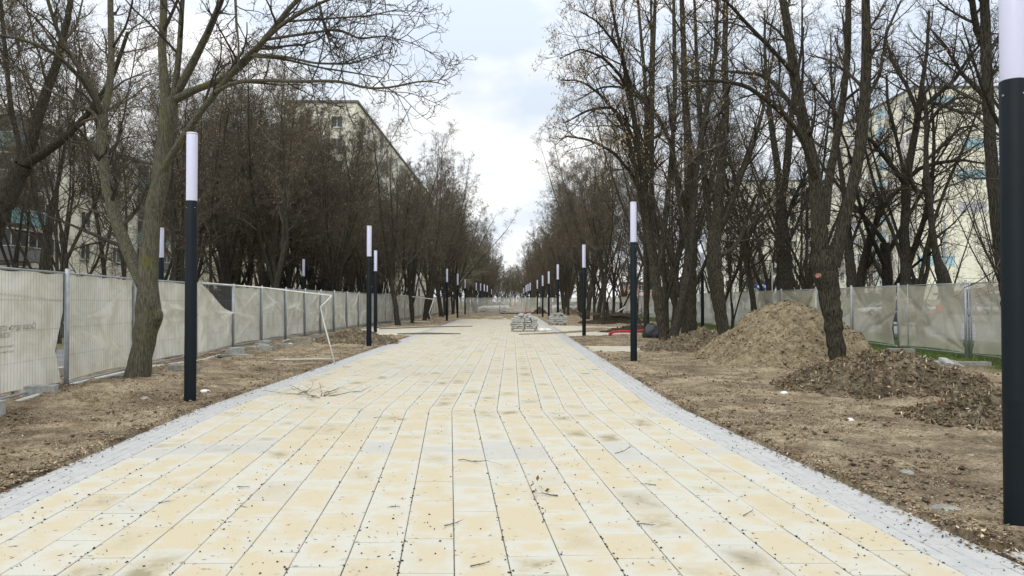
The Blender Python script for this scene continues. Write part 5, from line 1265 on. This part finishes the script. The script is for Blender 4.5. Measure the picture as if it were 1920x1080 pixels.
# far left block: end wall and long side
t = thing('apartment_block', 'tall cream block whose sloping roof line rises above the far left trees', 'building', (-19.6, 94, 0))
part_box('wall', t, (-4.5, 45, 13.3), (9, 90, 26.6), 'cream2')
part_box('roof', t, (-4.5, 45, 26.75), (9.4, 90.4, .3), 'roofcap')
for s in range(5):
    for k in range(12): put_win(W2 if k % 3 == 0 else W1, t, .01, 2.4+k*5, 25.0-s*2.8-.4, math.pi)
for s in range(3):
    for k in range(2): put_win(W1, t, -2.5-k*4, -.01, 24.2-s*2.8, math.pi/2)
# long low garages behind the left trees
t = thing('garage_row', 'long low dark garage row with a pale roof edge behind the left wood', 'building', (-16.5, 36, 0))
part_box('wall', t, (-9, 24, 1.15), (5, 46, 2.3), 'roofcap'); part_box('roof_edge', t, (-8.9, 24, 2.38), (5.4, 46.4, .16), 'frame_w')
for k in range(10): part_box('garage_door', t, (-6.48, 3+k*4.6, 1.0), (.05, 2.6, 2.0), 'greypan')
# right tower
TX, TY = 59.0, 109.0
t = thing('tower_block', 'cream tower block with blue, beige and grey panels behind the right trees', 'building', (TX, TY, 0))
part_box('wall', t, (6.1, 14.5, 16.4), (12.2, 29, 32.8), 'cream'); part_box('plinth', t, (6.1, 14.5, .9), (12.3, 29.1, 1.8), 'beige_panel'); part_box('roof', t, (6.1, 14.5, 32.95), (12.6, 29.4, .3), 'roofcap')
def yz(px, py): D = TX*F/(px-960); return D-TY, W(px, py, D)[2]
for s in range(11):
    z = 2.9+s*2.8
    put_win(W1, t, -.01, 1.5, z+.4); 
    part_box('facade_panel', t, (-.006, 3.5, z+.3), (.03, 1.2, 1.6), 'lilac_panel')
    if s % 1 == 0:
        part_box('facade_panel', t, (-.006, 7.2, z+1.3), (.03, 2.6, 1.35), 'beige_panel'); put_win(W1, t, -.01, 7.0, z-.1)
        part_box('facade_panel', t, (-.005, 10.1, z+.4), (.03, 3.0, 1.5), 'blue_panel'); put_win(W3, t, -.03, 10.1, z+1.6); put_win(W3, t, -.03, 10.1, z+.1)
        part_box('facade_panel', t, (-.006, 13.6, z+.9), (.03, 2.9, 1.35), 'beige_panel'); put_win(W1, t, -.01, 13.5, z-.3)
        put_win(W1, t, -.01, 17.5, z+.2); part_box('facade_panel', t, (-.006, 20.3, z+.7), (.03, 2.8, 1.4), 'lilac_panel'); put_win(W1, t, -.01, 24.2, z+.2)
for (xa, xb, ya, yb, mm) in ((1719.5, 1790, 479, 498, 'blue_panel'), (1797, 1850, 378, 398, 'lilac_panel'), (1795, 1850, 318, 337, 'blue_panel'), (1803, 1850, 259, 277, 'blue_panel'), (1745, 1790, 180, 200, 'blue_panel'), (1805, 1850, 440, 452, 'cream')):
    a = W(xa, yb, TY); b = W(xb, ya, TY); part_box('facade_panel', t, ((a[0]+b[0])/2-TX, -.012, (a[2]+b[2])/2), (b[0]-a[0], .03, b[2]-a[2]), mm)
part_box('entrance_canopy', t, (-1.2, 11, 2.7), (2.4, 9, .25), 'greypan'); part_box('entrance_wall', t, (-.6, 11, 1.2), (1.1, 7, 2.4), 'teal')
mb = MB(); mb.box((0, 0, 0), (.12, .5, .5)); 
part_box('air_conditioner', t, (-.35, 8.9, 3.6), (.45, .8, .6), 'frame_w')
part_box('house_number_plate', t, (-.7, .2, 4.9), (1.6, .06, .8), 'sign_blue')
part_box('plate_lettering', bpy.data.objects[[o.name for o in t.children if o.name.startswith('house_number_plate')][0]], (-.8, .16, 4.95), (1.0, .01, .14), 'sign_white')
# pale long block left of the tower
t = thing('apartment_block', 'pale long block with rows of windows left of the tower block', 'building', (44, 158, 0))
part_box('wall', t, (14, 6, 13.5), (28, 12, 27), 'cream2'); part_box('roof', t, (14, 6, 27.15), (28.4, 12.4, .3), 'roofcap')
for s in range(9):
    for k in range(8): put_win(W1, t, 1.9+k*3.4, -.01, 2.4+s*2.8, math.pi/2)
t = thing('brick_house', 'small red brick house far beyond the end of the right fence', 'building', (31, 205, 0))
part_box('wall', t, (4.5, 5, 3.2), (9, 10, 6.4), 'brickred'); part_box('roof', t, (4.5, 5, 6.6), (9.6, 10.6, .5), 'roofcap'); 
for k in range(3): put_win(W1, t, 1.6+k*2.9, -.01, 5.2, math.pi/2); put_win(W1, t, 1.6+k*2.9, -.01, 2.2, math.pi/2)
# kiosk with slanted red roof beyond the fence
t = thing('kiosk', 'low kiosk with a slanting dark red roof behind the right fence', 'building', (50.5, 82, 0))
part_box('wall', t, (4, 3, 1.2), (8, 6, 2.4), 'greypan')
mb = MB(); mb.box((4, 3, 2.9), (9.4, 6.6, .2), rot=np.array(Matrix.Rotation(R(-7), 3, 'Y'))); mb.build('roof', mat('kiosk_roof', (.16, .07, .06), .8), t)

# ------------------------------------------------------------------ cars
def car(x, y, rz, paint, label, suv=False):
    t = thing('parked_car', label, 'car', (x, y, .03), rz, 'cars on the streets')
    h = 1.62 if suv else 1.44; Lc = 4.5
    st = [(-2.25, .38, .62, .70), (-2.18, .28, .85, .80), (-1.7, .22, .98, .87), (-.9, .20, 1.0, .90), (.4, .20, .96, .90), (1.3, .22, .88, .88), (1.95, .24, .74, .84), (2.25, .34, .58, .66)]
    mb = MB(); k = 16; V = []
    for xx, z0, z1, hw in st:
        a = np.arange(k)*2*math.pi/k; c, s = np.cos(a), np.sin(a)
        yy_ = hw*np.sign(c)*np.abs(c)**.45; zz_ = (z0+z1)/2+(z1-z0)/2*np.sign(s)*np.abs(s)**.55
        V.append(np.stack([np.full(k, xx), yy_, zz_], 1))
    V = np.array(V); n = len(st); i = np.arange(n-1)[:, None]*k; j = np.arange(k)[None]; j2 = (j+1) % k
    mb.add(V.reshape(-1, 3), np.stack([i+j, i+k+j, i+k+j2, i+j2], -1).reshape(-1, 4))
    for e, fl in ((0, 1), (n-1, 0)):
        c = V[e].mean(0); m0 = mb.n; mb.add(np.vstack([V[e], c[None]]), [[q, (q+1) % k, k] if fl else [(q+1) % k, q, k] for q in range(k)])
    mb.build('body', M[paint], t, True)
    # greenhouse: glass with a painted roof
    zr = h; g = [(-1.75 if suv else -1.7, .95, .78), (-1.35 if suv else -.95, zr-.06, .62), (.15, zr-.05, .62), (1.05, .90, .78)]
    mb = MB(); V = []
    for xx, zz_, hw in g: V += [(xx, -hw, zz_), (xx, hw, zz_)]
    for xx in (g[0][0], g[3][0]): V += [(xx, -.78, .85), (xx, .78, .85)]
    mb.add(V, [[0, 1, 3, 2], [4, 5, 7, 6]]); mb.add(V, [[0, 2, 4, 6], [1, 7, 5, 3]]); mb.build('windows', M['glass'], t)
    mb = MB(); xa, xb = g[1][0], g[2][0]; X_, Y_ = np.meshgrid(np.linspace(xa-.08, xb+.1, 10), np.linspace(-.66, .66, 8)); Z_ = zr-.045+.06*np.cos((X_-(xa+xb)/2)/(xb-xa+.4)*2.2)*np.cos(Y_*1.2); mb.grid(X_, Y_, Z_)
    for sgn in (-1, 1):
        for a, b in ((g[0], g[1]), (g[3], g[2])): mb.tube([(a[0], sgn*a[2], a[1]), (b[0], sgn*b[2]*1.03, b[1]+.02)], .04, 6)
        mb.tube([(-.35, sgn*.79, .95), (-.4, sgn*.65, zr-.04)], .035, 6)
        mb.tube([(g[1][0], sgn*.64, zr-.04), (g[2][0], sgn*.64, zr-.04)], .04, 6)
    mb.build('roof', M[paint], t, True)
    for xx in (-1.4, 1.35):
        for sgn in (-1, 1):
            w_ = thing('wheel', None, None); w_.parent = t; w_.location = (xx, sgn*.78, .32)
            mb = MB(); mb.tube([(0, -.11, 0), (0, -.10, 0), (0, .10, 0), (0, .11, 0)], [.29, .32, .32, .29], 20); mb.build('tyre', M['rubber'], w_, True)
            mb = MB(); mb.tube([(0, sgn*.112, 0), (0, sgn*.118, 0)], [.2, .19], 14); mb.build('rim', M['rim'], w_)
    for sgn in (-1, 1):
        mb = MB(); mb.box((2.16, sgn*.58, .62), (.16, .32, .13)); bevel(mb.build('headlight', M['lampglass'], t), .03)
        mb = MB(); mb.box((-2.18, sgn*.6, .78), (.12, .28, .14)); bevel(mb.build('tail_light', M['red'], t), .02)
    return t
car(ax_(926, 103.5), 103.5, math.pi, 'carwhite', 'white saloon car seen through the end fence at the end of the avenue')
car(ax_(1063, 105), 105, 0.0, 'carwhite', 'white car seen through the end fence right of the lamps')
car(45.8, 84, .05, 'carwhite', 'white hatchback on the far street seen through the fence, middle of three', True)
car(38.5, 78, math.pi, 'carwhite', 'white saloon on the far street, leftmost car behind the right fence')
car(50.5, 78.5, .03, 'carsilver', 'silver car on the far street nearest the right fence post')
car(24, 46, math.pi/2, 'cardark', 'dark car on the street right beside the forked trunk')
car(34.5, 90, math.pi/2, 'carwhite', 'white van like car far along the street', True)
# signs beyond the right fence
def sign(x, y, z, w_, h_, m, label, ry=0, marks=0, pole=True):
    t = thing('road_sign', label, 'road sign', (x, y, 0))
    if pole: mb = MB(); mb.tube([(0, .05, 0), (0, .05, z)], .035, 8); mb.build('pole', M['steel'], t, True)
    mb = MB(); mb.box((0, 0, z), (w_, .04, h_), rot=np.array(Matrix.Rotation(ry, 3, 'Y'))); f = mb.build('sign_face', M[m], t); bevel(f, .01)
    for k in range(marks):
        mb = MB(); mb.box(((k-(marks-1)/2)*w_*.3, -.024, z+.05*(k % 2)), (w_*.2, .006, h_*.45)); mb.build('white_mark', M['sign_white'], f)
    return t
sign(ax_(1429, 52), 52, 1.5+28*52/F, .82, .34, 'sign_blue', 'blue direction sign with white marks above the right fence', marks=3)
sign(ax_(1761, 66), 66, 1.5-13*66/F, .62, .62, 'red', 'small red square sign seen through the right fence')
sign(ax_(1203, 62), 62, 1.5+14*62/F, .3, .3, 'sign_white', 'white diamond sign above the far end of the right fence', ry=R(45))
# street lamp at the far right
t = thing('street_lamp', 'tall grey street lamp before the tower block', 'street lamp', (ax_(1771, 62), 62, 0))
mb = MB(); mb.tube([(0, 0, 0), (0, 0, 6.2), (0, 0, 8.6)], [.15, .10, .07], 12); mb.build('pole', M['steel'], t, True)
mb = MB(); mb.tube([(0, 0, 8.5), (-.5, 0, 8.9), (-1.3, 0, 9.2)], .035, 8); mb.tube([(0, 0, 8.5), (.6, 0, 8.95), (1.4, 0, 9.3)], .035, 8); mb.build('arm', M['steel'], t, True)
for k in (-1, 1):
    mb = MB(); mb.box((k*1.5, 0, 9.2+(.08 if k > 0 else 0)), (.6, .22, .12), taper=.7); mb.build('lamp_head', M['steel'], t)
print('meshes', len(bpy.data.meshes), 'objects', len(COL.objects))
